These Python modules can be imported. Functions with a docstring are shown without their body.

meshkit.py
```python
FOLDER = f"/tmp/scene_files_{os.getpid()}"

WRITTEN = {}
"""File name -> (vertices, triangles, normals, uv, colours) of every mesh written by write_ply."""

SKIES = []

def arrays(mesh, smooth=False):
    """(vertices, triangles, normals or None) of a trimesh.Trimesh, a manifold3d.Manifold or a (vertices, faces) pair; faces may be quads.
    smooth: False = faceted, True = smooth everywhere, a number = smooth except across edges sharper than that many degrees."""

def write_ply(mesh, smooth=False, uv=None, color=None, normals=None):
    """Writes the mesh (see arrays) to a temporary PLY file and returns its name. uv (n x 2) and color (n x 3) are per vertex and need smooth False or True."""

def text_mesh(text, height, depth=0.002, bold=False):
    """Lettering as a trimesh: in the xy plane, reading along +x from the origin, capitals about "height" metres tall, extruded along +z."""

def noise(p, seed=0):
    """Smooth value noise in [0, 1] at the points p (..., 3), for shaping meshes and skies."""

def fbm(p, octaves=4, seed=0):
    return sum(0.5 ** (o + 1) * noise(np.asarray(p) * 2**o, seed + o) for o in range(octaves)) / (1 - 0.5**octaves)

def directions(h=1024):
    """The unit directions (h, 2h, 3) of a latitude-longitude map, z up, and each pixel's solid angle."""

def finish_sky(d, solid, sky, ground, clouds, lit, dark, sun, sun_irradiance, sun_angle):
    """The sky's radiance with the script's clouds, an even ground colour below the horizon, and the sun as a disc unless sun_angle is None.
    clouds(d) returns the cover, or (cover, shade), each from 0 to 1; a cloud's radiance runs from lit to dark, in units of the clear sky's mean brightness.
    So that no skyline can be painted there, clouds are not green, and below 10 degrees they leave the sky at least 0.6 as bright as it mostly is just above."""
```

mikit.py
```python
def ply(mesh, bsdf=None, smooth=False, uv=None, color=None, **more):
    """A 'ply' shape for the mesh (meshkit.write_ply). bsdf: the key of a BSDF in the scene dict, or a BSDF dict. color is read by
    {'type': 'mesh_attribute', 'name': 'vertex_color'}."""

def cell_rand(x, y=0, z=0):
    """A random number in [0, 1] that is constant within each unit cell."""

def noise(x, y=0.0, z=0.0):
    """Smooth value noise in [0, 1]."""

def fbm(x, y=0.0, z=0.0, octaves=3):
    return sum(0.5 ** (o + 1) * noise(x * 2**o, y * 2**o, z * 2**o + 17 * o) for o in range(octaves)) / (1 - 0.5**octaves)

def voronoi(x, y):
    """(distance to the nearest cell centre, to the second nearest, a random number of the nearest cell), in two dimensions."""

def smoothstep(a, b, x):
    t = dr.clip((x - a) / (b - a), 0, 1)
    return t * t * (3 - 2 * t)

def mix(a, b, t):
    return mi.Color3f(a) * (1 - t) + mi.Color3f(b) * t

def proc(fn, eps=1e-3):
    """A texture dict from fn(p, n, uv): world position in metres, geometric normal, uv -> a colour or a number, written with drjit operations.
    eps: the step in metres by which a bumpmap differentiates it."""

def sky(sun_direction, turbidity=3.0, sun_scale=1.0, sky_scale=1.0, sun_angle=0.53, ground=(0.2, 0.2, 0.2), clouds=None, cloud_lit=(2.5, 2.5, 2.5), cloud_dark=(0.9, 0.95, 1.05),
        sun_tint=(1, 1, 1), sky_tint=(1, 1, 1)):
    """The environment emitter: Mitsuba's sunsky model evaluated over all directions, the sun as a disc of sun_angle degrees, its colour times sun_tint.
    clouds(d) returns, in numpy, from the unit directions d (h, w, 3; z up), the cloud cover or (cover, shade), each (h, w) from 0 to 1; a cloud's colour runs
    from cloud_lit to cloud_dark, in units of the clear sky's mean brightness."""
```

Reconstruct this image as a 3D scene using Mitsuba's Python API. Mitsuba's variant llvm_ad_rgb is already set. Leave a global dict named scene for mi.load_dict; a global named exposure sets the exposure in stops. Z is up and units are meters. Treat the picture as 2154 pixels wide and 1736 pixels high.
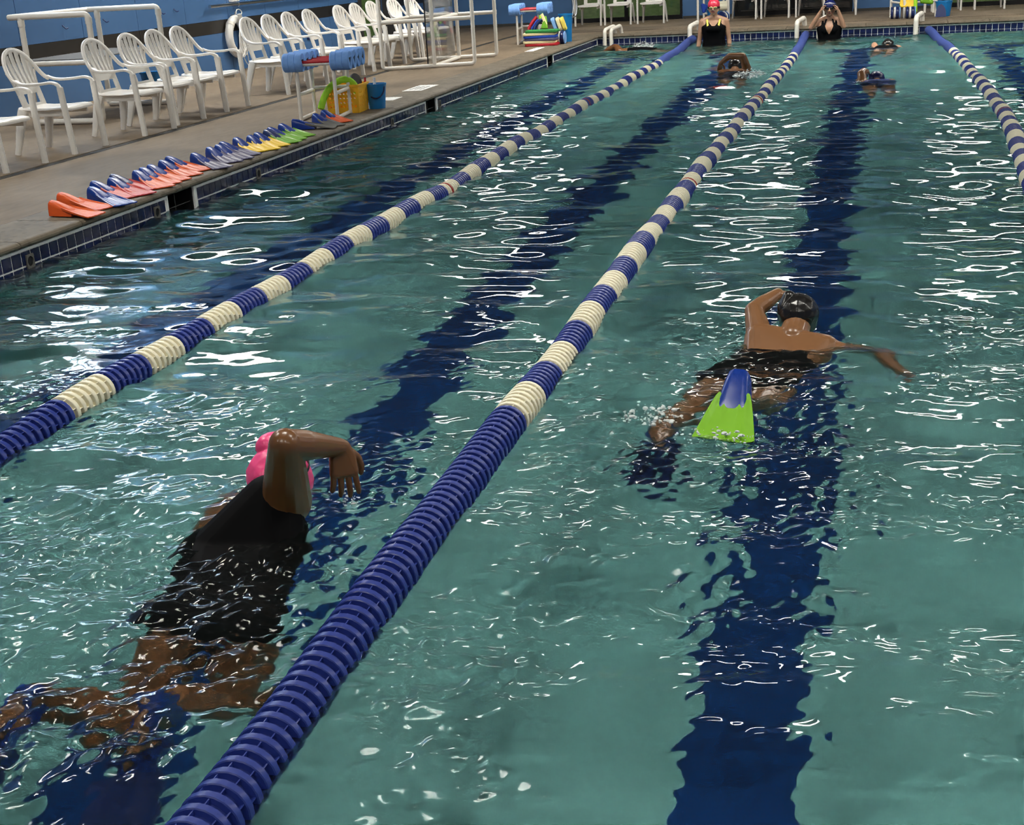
import math, random
import numpy as np, trimesh, manifold3d
import drjit as dr, mitsuba as mi
import mikit, meshkit
from mikit import proc, noise, fbm, cell_rand, smoothstep, mix

T = mi.ScalarTransform4f
scene, labels = {}, {}
PI = math.pi

# ---------------------------------------------------------------- camera, exposure, lamps
exposure = 1.55
EYE = np.array([0.0, 0.0, 1.5])
FWD = np.array([-.25795, .90992, -.32482])
UPV = np.array([-.03352, .32757, .94423])
scene['camera'] = {'type': 'perspective', 'fov': float(2 * np.degrees(np.arctan(1077 / 2800))), 'fov_axis': 'x',
                   'near_clip': .05, 'far_clip': 200.0,
                   'to_world': T().look_at(origin=EYE.tolist(), target=(EYE + FWD).tolist(), up=UPV.tolist())}
LAMP = [11.6, 11.2, 10.1]            # radiance of the ceiling luminaires
WINDOW_LIGHT = [2.6, 3.6, 4.6]    # daylight behind the obscured glass of the side window
PORCH = [4.6, 4.4, 4.2]           # lamps over the turf outside the doors
H = 4.8                           # ceiling
LAMPS = [(x, y) for y in (19.2, 4.4, -1.5) for x in (-5.4, -1.7, 1.5, 5.0)] + [(-8.0, 14.3), (-8.0, 8.6), (7.7, 14.3), (7.7, 8.6)]
LAMP_SIZE = lambda y: (1.35, 1.65) if y > 14 else (1.1, 1.1) if y > 6 else (1.05, 1.05) if y > 2 else (.85, .85)

# ---------------------------------------------------------------- helpers
def bsdf(name, color, rough=.5, spec=.5, two=True, **kw):
    b = {'type': 'principled', 'base_color': color if isinstance(color, dict) else {'type': 'rgb', 'value': list(color)}, 'roughness': rough, 'specular': spec, **kw}
    scene[name] = {'type': 'twosided', 'b': b} if two else b
    return name

def numbered(key):
    k, n = key, 0
    while k in scene or k in labels or k in taken:
        n += 1
        k = f'{key}_{n:03d}'
    taken.add(k)
    return k
taken = set()

def tag(key, label=None, cat=None, group=None, kind=None):
    d = {}
    if label: d['label'] = label
    if cat: d['category'] = cat
    if group: d['group'] = group
    if kind: d['kind'] = kind
    labels[key] = d
    return key

def thing(name, label, cat, group=None):
    k = numbered(name)
    return tag(k, label, cat, group)

def put(key, ply, M=None):
    scene[key] = ply if M is None else {**ply, 'to_world': M}
    return key

def shape(mesh, mat, smooth=False):
    return mikit.ply(mesh, mat, smooth=smooth)

def part(parent, name, mesh, mat, smooth=False, label=None, M=None):
    k = numbered(parent + '__' + name)
    put(k, mesh if isinstance(mesh, dict) else shape(mesh, mat, smooth), M)
    if label: labels[k] = {'label': label}
    return k

def solo(name, mesh, mat, label, cat, group=None, smooth=False, M=None):
    k = numbered(name)
    put(k, mesh if isinstance(mesh, dict) else shape(mesh, mat, smooth), M)
    return tag(k, label, cat, group)

def struct(name, mesh, mat, smooth=False, label=None, parent=None):
    k = numbered((parent + '__' if parent else '') + name)
    put(k, mesh if isinstance(mesh, dict) else shape(mesh, mat, smooth))
    if not parent:
        labels[k] = {'kind': 'structure', **({'label': label} if label else {})}
    return k

def box(a, b):
    a, b = np.asarray(a, float), np.asarray(b, float)
    m = trimesh.creation.box(b - a)
    m.apply_translation((a + b) / 2)
    return m

def cat(*ms):
    ms = [m for x in ms for m in (x if isinstance(x, (list, tuple)) else [x])]
    return trimesh.util.concatenate(ms)

def man(m):
    return manifold3d.Manifold(manifold3d.Mesh(np.asarray(m.vertices, np.float32), np.asarray(m.faces, np.uint32)))

def tri(M):
    m = M.to_mesh()
    return trimesh.Trimesh(np.array(m.vert_properties[:, :3], float), np.array(m.tri_verts, int), process=False)

def rbox(a, b, r=.004, n=8):
    """box with rounded edges"""
    a, b = np.asarray(a, float) + r, np.asarray(b, float) - r
    s = manifold3d.Manifold.sphere(r, n)
    pts = [s.translate([x, y, z]) for x in (a[0], b[0]) for y in (a[1], b[1]) for z in (a[2], b[2])]
    return tri(manifold3d.Manifold.batch_hull(pts))

def spline(pts, n):
    from scipy.interpolate import CubicSpline
    p = np.asarray(pts, float)
    t = np.r_[0, np.cumsum(np.linalg.norm(np.diff(p, axis=0), axis=1))]
    return CubicSpline(t, p)(np.linspace(0, t[-1], n))

def sweep(path, prof, up=(0, 0, 1), scale=None, closed=False):
    """sweep a closed profile (n x 2: side, up) along the path; scale: per point (2,) factors"""
    p = np.asarray(path, float)
    t = np.gradient(p, axis=0) if not closed else np.roll(p, -1, 0) - np.roll(p, 1, 0)
    t /= np.linalg.norm(t, axis=1, keepdims=True) + 1e-12
    up = np.broadcast_to(np.asarray(up, float), p.shape)
    s = np.cross(t, up)
    bad = np.linalg.norm(s, axis=1) < 1e-3
    s[bad] = np.cross(t[bad], [1, 0, 0.01])
    s /= np.linalg.norm(s, axis=1, keepdims=True)
    u = np.cross(s, t)
    prof = np.asarray(prof, float)
    sc = np.ones((len(p), 2)) if scale is None else np.broadcast_to(np.asarray(scale, float), (len(p), 2))
    v = p[:, None] + prof[None, :, :1] * sc[:, None, :1] * s[:, None] + prof[None, :, 1:] * sc[:, None, 1:] * u[:, None]
    n, k = len(p), len(prof)
    return _skin(v, n, k, closed)

def _skin(v, n, k, closed=False):
    i, j = np.meshgrid(np.arange(n if closed else n - 1), np.arange(k), indexing='ij')
    a, b = i * k + j, i * k + (j + 1) % k
    c, d = ((i + 1) % n) * k + (j + 1) % k, ((i + 1) % n) * k + j
    f = np.concatenate([np.stack([a, b, c], -1).reshape(-1, 3), np.stack([a, c, d], -1).reshape(-1, 3)])
    v = v.reshape(-1, 3)
    if not closed:
        c0, c1 = v[:k].mean(0), v[-k:].mean(0)
        m = len(v)
        v = np.vstack([v, c0, c1])
        jj = np.arange(k)
        f = np.vstack([f, np.stack([(jj + 1) % k, jj, jj * 0 + m], -1), np.stack([(n - 1) * k + jj, (n - 1) * k + (jj + 1) % k, jj * 0 + m + 1], -1)])
    m = trimesh.Trimesh(v, f, process=False)
    if m.volume < 0: m.invert()
    return m

def loft(rings):
    r = np.asarray(rings, float)
    return _skin(r, r.shape[0], r.shape[1])

def circ(r, n=12):
    a = np.arange(n) * 2 * PI / n
    return np.stack([np.cos(a) * r, np.sin(a) * r], 1)

def superell(w, h, n=16, e=2.6):
    a = np.arange(n) * 2 * PI / n
    c, s = np.cos(a), np.sin(a)
    return np.stack([np.sign(c) * np.abs(c) ** (2 / e) * w / 2, np.sign(s) * np.abs(s) ** (2 / e) * h / 2], 1)

def tube(pts, r, n=10, smooth_n=None):
    p = spline(pts, smooth_n) if smooth_n else np.asarray(pts, float)
    t = p[-1] - p[0]
    up = (0, 0, 1) if abs(t[2]) < .8 * np.linalg.norm(t) + 1e-9 else (0.2, 1, 0)
    return sweep(p, circ(r, n), up)

def bentpipe(pts, r, bend=None, n=12):
    """pipe through the corner points with rounded elbows"""
    bend = bend or 1.8 * r
    p = [np.asarray(x, float) for x in pts]
    out = [p[0]]
    for a, b, c in zip(p[:-2], p[1:-1], p[2:]):
        d0, d1 = (a - b) / np.linalg.norm(a - b), (c - b) / np.linalg.norm(c - b)
        for s in np.linspace(0, 1, 6):
            out.append((b + d0 * bend) * (1 - s) ** 2 + 2 * s * (1 - s) * b + (b + d1 * bend) * s * s)
    out.append(p[-1])
    q = np.array(out)
    # parallel transport frame
    t = np.gradient(q, axis=0); t /= np.linalg.norm(t, axis=1, keepdims=True) + 1e-12
    nrm = np.cross(t[0], [0, 0, 1] if abs(t[0][2]) < .9 else [1, 0, 0]); nrm /= np.linalg.norm(nrm)
    rings = []
    c = circ(r, n)
    for i in range(len(q)):
        nrm = nrm - t[i] * (nrm @ t[i]); nrm /= np.linalg.norm(nrm)
        bn = np.cross(t[i], nrm)
        rings.append(q[i] + c[:, :1] * nrm + c[:, 1:] * bn)
    return loft(rings)

def lathe(prof, n=24):
    """closed lathe about z from (r, z) points"""
    prof = np.asarray(prof, float)
    a = np.arange(n) * 2 * PI / n
    v = np.stack([prof[:, :1] * np.cos(a), prof[:, :1] * np.sin(a), np.repeat(prof[:, 1:], n, 1)], -1)
    return _skin(v, len(prof), n)

def xf(m, M):
    m = m.copy(); m.apply_transform(M); return m

def pose(loc=(0, 0, 0), yaw=0, pitch=0, roll=0):
    R = trimesh.transformations.euler_matrix(math.radians(roll), math.radians(pitch), math.radians(yaw), 'sxyz')
    R[:3, 3] = loc
    return R

V3 = lambda *a: np.array(a, float)
def TW(M):
    return T(np.asarray(M, float).tolist())

# ---------------------------------------------------------------- materials
def c_deck(p, n, uv):
    a = fbm(p.x * 2.2, p.y * 2.2, 0, 4)
    b = fbm(p.x * 34, p.y * 9, 2.0, 3)
    c = smoothstep(.52, .72, fbm(p.x * .9 + 5, p.y * .55, 7, 3))
    base = mix((.124, .092, .062), (.208, .162, .113), .55 * a + .45 * b)
    return base * (1 - .34 * c)
def c_coping(p, n, uv):
    a = fbm(p.x * 9, p.y * 9, p.z * 9, 4)
    b = smoothstep(.55, .8, fbm(p.x * 30, p.y * 30, p.z * 30, 2))
    return mix((.075, .060, .042), (.165, .137, .100), a) * (1 - .3 * b)
def c_floor(p, n, uv):
    a = fbm(p.x * 1.3, p.y * 1.3, 0, 3)
    return mix((.110, .300, .292), (.140, .350, .338), a)
def c_lane(p, n, uv):
    v = cell_rand(dr.floor(p.x / .085), dr.floor(p.y / .085))
    return mi.Color3f(.0006, .0235, .112) * (.8 + .4 * v)
def c_blue(p, n, uv):
    a = fbm(p.y * 1.1, p.x * 1.1, p.z * 2.0, 3)
    return mix((.055, .135, .300), (.068, .165, .355), a)
def c_tile(p, n, uv):
    v = cell_rand(dr.floor((p.y + p.x) / .089 + .02), dr.floor(p.z / .085 + .35))
    return mi.Color3f(.0035, .0075, .042) * (.55 + .9 * v)
def c_turf(p, n, uv):
    a = fbm(p.x * 14, p.y * 14, p.z * 30, 3)
    return mix((.055, .10, .03), (.11, .18, .06), a)
def c_kick(p, n, uv):
    a = fbm(p.x * 60, p.y * 60, p.z * 60, 2)
    return mix((.15, .31, .66), (.20, .37, .76), a)

bsdf('m_deck', proc(c_deck), .6, .2)
bsdf('m_coping', proc(c_coping), .6, .3)
bsdf('m_floor', proc(c_floor), .8, .2)
bsdf('m_lane', proc(c_lane), .7, .05)
bsdf('m_blue', proc(c_blue), .45, .4)
bsdf('m_tile', proc(c_tile), .32, .3)
bsdf('m_turf', proc(c_turf), .9, .1)
bsdf('m_foam', proc(c_kick), .8, .2)
bsdf('m_stripe', (.020, .017, .014), .4, .4)
bsdf('m_ceiling', (.075, .075, .072), .9, .1)
bsdf('m_grout', (.78, .78, .76), .7, .2)
bsdf('m_black', (.006, .006, .007), .5, .3)
bsdf('m_darkgrey', (.05, .048, .044), .6, .3)
bsdf('m_chair', (.74, .71, .66), .28, .5)
bsdf('m_pvc', (.72, .68, .61), .35, .5)
bsdf('m_white', (.74, .73, .70), .5, .4)
bsdf('m_navyfloat', (.018, .034, .20), .32, .5)
bsdf('m_whitefloat', (.72, .68, .52), .4, .4)
bsdf('m_redfloat', (.30, .025, .015), .4, .4)
bsdf('m_sleeve', (.030, .048, .17), .7, .2)
bsdf('m_steel', (.55, .56, .58), .22, metallic=1.0)
bsdf('m_red', (.42, .012, .022), .35, .5)
bsdf('m_lime', (.36, .70, .04), .7, .2)
bsdf('m_yellow', (.82, .42, .012), .4, .5)
bsdf('m_bucket', (.008, .16, .42), .3, .5)
bsdf('m_finblue', (.005, .026, .19), .3, .4)
bsdf('m_finnavy', (.006, .016, .09), .3, .5)
bsdf('m_finorange', (.60, .085, .014), .42, .35)
bsdf('m_finred', (.42, .02, .016), .42, .35)
bsdf('m_finpink', (.48, .06, .04), .42, .35)
bsdf('m_finpurple', (.085, .075, .14), .42, .35)
bsdf('m_fingrey', (.12, .115, .105), .42, .35)
bsdf('m_finyellow', (.80, .52, .02), .42, .35)
bsdf('m_fingreen', (.16, .37, .022), .35, .4)
bsdf('m_green', (.03, .19, .05), .7, .2)
bsdf('m_cream', (.72, .60, .33), .7, .2)
bsdf('m_royal', (.02, .06, .36), .7, .2)
bsdf('m_lightblue', (.20, .36, .66), .7, .2)
scene['m_suit'] = {'type': 'twosided', 'b': {'type': 'principled', 'base_color': {'type': 'rgb', 'value': [.0030, .0030, .0036]}, 'roughness': .6, 'specular': .04}}
bsdf('m_strap', (.70, .55, .10), .6, .3)
bsdf('m_pinkcap', (.78, .07, .22), .3, .5)
bsdf('m_redcap', (.62, .035, .07), .3, .5)
bsdf('m_blackcap', (.010, .009, .009), .22, .5)
bsdf('m_navycap', (.006, .010, .07), .3, .5)
bsdf('m_skindark', (.135, .058, .022), .26, .5)
bsdf('m_skintan', (.185, .088, .040), .26, .5)
bsdf('m_skinfair', (.36, .20, .128), .38, .35)
bsdf('m_lips', (.22, .045, .04), .4, .4)
bsdf('m_mirror', (.75, .68, .30), .08, metallic=1.0)
bsdf('m_splash', (.50, .54, .54), .25, .6)
scene['m_water'] = {'type': 'blendbsdf', 'weight': .006, 'a': {'type': 'dielectric', 'int_ior': 1.33, 'ext_ior': 1.0}, 'b': {'type': 'twosided', 'b': {'type': 'diffuse', 'reflectance': {'type': 'rgb', 'value': [.42, .52, .50]}}}}
scene['m_glass'] = {'type': 'thindielectric', 'int_ior': 1.5}
scene['m_vinyl'] = {'type': 'blendbsdf', 'weight': .42, 'a': {'type': 'thindielectric', 'int_ior': 1.5}, 'b': {'type': 'twosided', 'b': {'type': 'diffuse', 'reflectance': {'type': 'rgb', 'value': [.16, .16, .15]}}}}
scene['m_lamp'] = {'type': 'diffuse', 'reflectance': {'type': 'rgb', 'value': [.7, .7, .7]}}
# ---------------------------------------------------------------- the room
DECK = .17
PX0, PX1, PY0, PY1 = -4.5, 5.8, .7, 22.3
WX0, WX1, WY0, WY1 = -8.8, 10.0, -6.0, 26.4
def fz(y): return -1.30 + .40 * (y - PY0) / (PY1 - PY0)

def plank(x0, x1, y0, y1, lift=0.0, thick=.15):
    v = [[x, y, fz(y) + z] for z in (-thick, lift) for x, y in ((x0, y0), (x1, y0), (x1, y1), (x0, y1))]
    f = [[0, 2, 1], [0, 3, 2], [4, 5, 6], [4, 6, 7], [0, 1, 5], [0, 5, 4], [1, 2, 6], [1, 6, 5], [2, 3, 7], [2, 7, 6], [3, 0, 4], [3, 4, 7]]
    return trimesh.Trimesh(v, f, process=False)
pf = struct('pool_floor', plank(PX0 - .3, PX1 + .3, PY0 - .3, PY1 + .3), 'm_floor', label='teal plaster floor of the pool')
for x in (-3.72, -2.06, -.31, 1.55, 3.3, 5.0):
    w = .165
    stem = plank(x - w, x + w, 1.9, 20.6, .004, 0)
    bar = plank(x - .45, x + .45, 20.6, 20.93, .004, 0)
    part(pf, 'lane_line', cat(stem, bar), 'm_lane')

SKIM = [(7.86, 8.22), (13.28, 13.62), (18.72, 19.06)]
def wall_with_slots(slots):
    out = [box((PX0 - .3, PY0 - .3, -1.5), (PX0 - .006, PY1 + .3, -.16))]
    ys = [PY0 - .3] + [y for s in slots for y in s] + [PY1 + .3]
    for a, b in zip(ys[::2], ys[1::2]):
        out.append(box((PX0 - .3, a, -.16), (PX0 - .006, b, .127)))
    return cat(out)
pw = {}
pw['left'] = struct('pool_wall_left', wall_with_slots(SKIM), 'm_grout', label='left pool wall with navy waterline tiles')
pw['far'] = struct('pool_wall_far', box((PX0 - .006, PY1 + .006, -1.5), (PX1 + .3, PY1 + .3, .127)), 'm_grout', label='far pool wall with navy waterline tiles')
pw['right'] = struct('pool_wall_right', box((PX1 + .006, PY0 - .3, -1.5), (PX1 + .3, PY1 + .006, .127)), 'm_grout')
pw['near'] = struct('pool_wall_near', box((PX0 - .006, PY0 - .3, -1.5), (PX1 + .006, PY0 - .006, .127)), 'm_grout')
# plaster below the tiles
for k, b in dict(left=box((PX0 - .006, PY0, -1.45), (PX0 + .004, PY1, -.235)), far=box((PX0, PY1 - .004, -1.45), (PX1, PY1 + .006, -.235)),
                 right=box((PX1 - .004, PY0, -1.45), (PX1 + .006, PY1, -.02)), near=box((PX0, PY0 - .006, -1.45), (PX1, PY0 + .004, -.02))).items():
    part(pw[k], 'plaster', b, 'm_floor')
TP, TH, TROWS = .089, .084, (.029, -.056, -.141)
tile_l = shape(rbox((-.006, 0, 0), (.0004, .0770, .0745), .0004, 4), 'm_tile')
tile_f = shape(rbox((0, -.0004, 0), (.0815, .006, .0785), .0004, 4), 'm_tile')
ys = np.arange(5.34, PY1 - .09, TP)
cand = [(y, z) for z in TROWS[:2] for y in ys if not any(a - .09 < y < b + .005 for a, b in SKIM)]
cand.sort()
for y, z in cand[:300]:
    part(pw['left'], 'tile', tile_l, None, M=T().translate([PX0, float(y), float(z)]))
rest = cand[300:] + [(y, TROWS[2]) for y in ys] + [(y, z) for y in np.arange(PY0, 5.3, TP) for z in TROWS]
tl = rbox((-.006, 0, 0), (.0004, .0770, .0745), .0004, 4)
k = part(pw['left'], 'farther_tiles', cat([xf(tl, pose((PX0, y, z))) for y, z in rest]), 'm_tile')
labels[k] = {'kind': 'stuff', 'label': 'navy waterline tiles farther along the pool wall'}
xs = np.arange(PX0 + .004, PX1 - .05, TP)
for x in xs:
    for z in TROWS[:2]:
        part(pw['far'], 'tile', tile_f, None, M=T().translate([float(x), PY1, float(z)]))
tf = rbox((0, -.0004, 0), (.0815, .006, .0785), .0004, 4)
k = part(pw['far'], 'submerged_tiles', cat([xf(tf, pose((x, PY1, TROWS[2]))) for x in xs]), 'm_tile')
labels[k] = {'kind': 'stuff', 'label': 'navy tiles of the row below the waterline'}
# white strip along the top of the tiles
ysl = [PY0] + [y for s in SKIM for y in (s[0] - .012, s[1] + .012)] + [PY1]
for a, b in zip(ysl[::2], ysl[1::2]):
    part(pw['left'], 'white_trim', box((PX0 - .006, a, .110), (PX0 + .003, b, .127)), 'm_white', label='thin white strip above the tiles')
part(pw['far'], 'white_trim', box((PX0, PY1 - .003, .110), (PX1, PY1 + .006, .127)), 'm_white', label='thin white strip above the tiles')
for i, (a, b) in enumerate(SKIM):
    which = ('between the orange fins and the red fins', 'beside the blue bucket', 'nearest the far end of the pool')[i]
    t = thing('pool_skimmer', 'black skimmer opening in the tiled pool edge ' + ('below the blue swim fins' if i == 0 else which), 'pool skimmer', 'skimmer openings in the left pool wall')
    part(t, 'recess', cat(box((PX0 - .3, a, -.16), (PX0 - .26, b, .127)), box((PX0 - .26, a, -.16), (PX0 - .01, a + .012, .127)), box((PX0 - .26, b - .012, -.16), (PX0 - .01, b, .127)), box((PX0 - .26, a, -.17), (PX0 - .01, b, -.15))), 'm_black')
    for q in (0, 1): part(t, 'jamb', (box((PX0 - .03, a - .012, -.16), (PX0 + .003, a, .127)), box((PX0 - .03, b, -.16), (PX0 + .003, b + .012, .127)))[q], 'm_grout')
    part(t, 'weir_bar', cat(box((PX0 - .03, a, .026), (PX0 - .026, b, .030)), box((PX0 - .03, (a + b) / 2 - .04, -.1), (PX0 - .026, (a + b) / 2 - .036, .12))), 'm_darkgrey')
# anchor cups in the tile band
cup = shape(cat(tri(manifold3d.Manifold.cube([.010, .068, .078], True) - manifold3d.Manifold.cylinder(.05, .028, .028, 20, True).rotate([0, 90, 0]))), 'm_darkgrey')
cuphole = shape(xf(trimesh.creation.cylinder(.029, .006, sections=20), pose((-.005, 0, 0), 0, 90)), 'm_black')
bsdf('m_plate', (.10, .095, .085), .6, .3)
cup = {**cup, 'bsdf': {'type': 'ref', 'id': 'm_plate'}}
for i, (y, d) in enumerate(((6.29, 'nearest the camera'), (7.70, 'before the nearest skimmer opening'), (9.24, 'below the purple-grey fins'), (12.24, 'below the blue bucket'), (13.74, 'past the middle skimmer opening'), (15.27, 'beside the big white pipe frame'), (17.1, 'near the kickboards'))):
    t = thing('rope_anchor_cup', 'square grey anchor cup in the left pool tiles, ' + d, 'anchor cup', 'anchor cups in the left pool wall')
    M = T().translate([PX0 + .004, y, .045])
    part(t, 'plate', cup, None, M=M)
    part(t, 'socket', cuphole, None, M=M)

# coping stones
def coping_stone(L):
    # profile across: x from -.42 (deck side) to +.03 (overhang); bullnose
    pr = [(-.42, .128), (-.42, .168), (-.415, .172)]
    pr += [(-.0 + .034 * math.sin(a), .149 + .0235 * math.cos(a)) for a in np.linspace(0, PI, 8)]
    pr = [(x, z) for x, z in pr]
    pr[-1] = (0, .1255)
    v = np.array([[[x, y, z] for x, z in pr] for y in (.003, L - .003)])
    return _skin(v, 2, len(pr))
cop = struct('pool_coping', box((PX0 - .41, PY0 - .3, .128), (PX0 - .02, PY1 + .3, .15)), 'm_coping', label='rounded stone coping along the pool edge')
L = .61
st = shape(coping_stone(L), 'm_coping', 30)
for y in np.arange(PY0, PY1 - .02, L):
    part(cop, 'stone', st, None, M=T().translate([PX0, float(y), 0]) )
part(cop, 'far_bed', box((PX0, PY1 + .02, .128), (PX1, PY1 + .41, .15)), 'm_coping')
R = np.eye(4); R[:3, :3] = [[0, 1, 0], [-1, 0, 0], [0, 0, 1]]   # overhang turned to -y
for x in np.arange(PX0, PX1, L):
    part(cop, 'stone', st, None, M=TW(trimesh.transformations.translation_matrix([x, PY1, 0]) @ R))
part(cop, 'corner_stone', rbox((PX0 - .42, PY1 - .05, .127), (PX0 + .0, PY1 + .42, .172), .004), 'm_coping')
part(cop, 'near_stone', cat(box((PX0, PY0 - .42, .127), (PX1, PY0 + .03, .172)), box((PX1 - .03, PY0, .127), (PX1 + .42, PY1, .172))), 'm_coping')

# deck slabs, with the drain channel between them
DX = -6.13
fl = struct('floor', cat(box((DX + .055, WY0, 0), (PX0 - .424, 23.30, DECK)), box((WX0, WY0, 0), (DX - .055, 23.41, DECK)), box((WX0, 23.41, 0), (WX1, WY1, DECK)),
                         box((PX0 - .424, PY1 + .424, 0), (WX1, 23.30, DECK)), box((PX1 + .424, WY0, 0), (WX1, PY1 + .424, DECK)), box((PX0 - .424, WY0, 0), (PX1 + .424, PY0 - .424, DECK))), 'm_deck', label='worn brownish concrete pool deck')
dr_ = thing('deck_drain', 'dark slotted drain strip set in the concrete deck in front of the white chairs', 'drain')
part(dr_, 'channel', cat(box((DX - .055, WY0 + .05, .05), (DX + .055, 23.41, .10)), box((DX + .055, 23.30, .05), (WX1 - .05, 23.41, .10))), 'm_black')
part(dr_, 'grate', cat([box((DX - .052 + i * .026, WY0 + .05, .13), (DX - .052 + i * .026 + .017, 23.4, .166)) for i in range(4)] + [box((DX + .055, 23.303 + i * .026, .13), (WX1 - .05, 23.303 + i * .026 + .017, .166)) for i in range(4)]), 'm_darkgrey')

# walls: blue boards above and below a dark stripe, each board with its joint
wl = struct('wall_left', box((WX0 - .2, WY0 - .2, 0), (WX0, WY1 + .2, H)), 'm_darkgrey', label='blue side wall with a black stripe')
PW = 1.22
y0 = 17.61 - 20 * PW
lo = shape(box((0, .004, DECK), (.045, PW - .004, .70)), 'm_blue')
mid = shape(box((0, .004, .703), (.049, PW - .004, .868)), 'm_stripe')
hi = shape(box((0, .004, .871), (.045, PW - .004, 2.10)), 'm_blue')
top = shape(box((0, .004, 2.103), (.045, PW - .004, H)), 'm_blue')
WIN = (12.0, 13.3)
for i in range(28):
    y = y0 + i * PW
    if y < WY0 or y + PW > WY1: continue
    M = T().translate([WX0, float(y), 0])
    part(wl, 'lower_board', lo, None, M=M); part(wl, 'stripe_board', mid, None, M=M, label='black stripe board'); part(wl, 'upper_board', hi, None, M=M); part(wl, 'top_board', top, None, M=M)
wf_bottom = DECK
WINS = [(-5.80, -3.66), (-2.68, -.52), (1.05, 4.2)]
seg = [WX0] + [x for w in WINS for x in w] + [WX1]
wf = struct('wall_far', cat([box((a, WY1, 0), (b, WY1 + .2, H)) for a, b in zip(seg[::2], seg[1::2])] + [box((a, WY1, 2.4), (b, WY1 + .2, H)) for a, b in WINS]), 'm_blue', label='blue far wall behind the pool')
struct('wall_right', box((WX1, WY0 - .2, 0), (WX1 + .2, WY1 + .2, H)), 'm_blue')
struct('wall_near', box((WX0, WY0 - .2, 0), (WX1, WY0, H)), 'm_blue')
struct('ceiling', box((WX0 - .2, WY0 - .2, H + .002), (WX1 + .2, WY1 + .2, H + .2)), 'm_ceiling')
struct('baseboard_far', cat([box((a + .01, WY1 - .012, DECK), (b - .01, WY1, DECK + .05)) for a, b in zip(seg[::2], seg[1::2])]), 'm_darkgrey')

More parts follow.
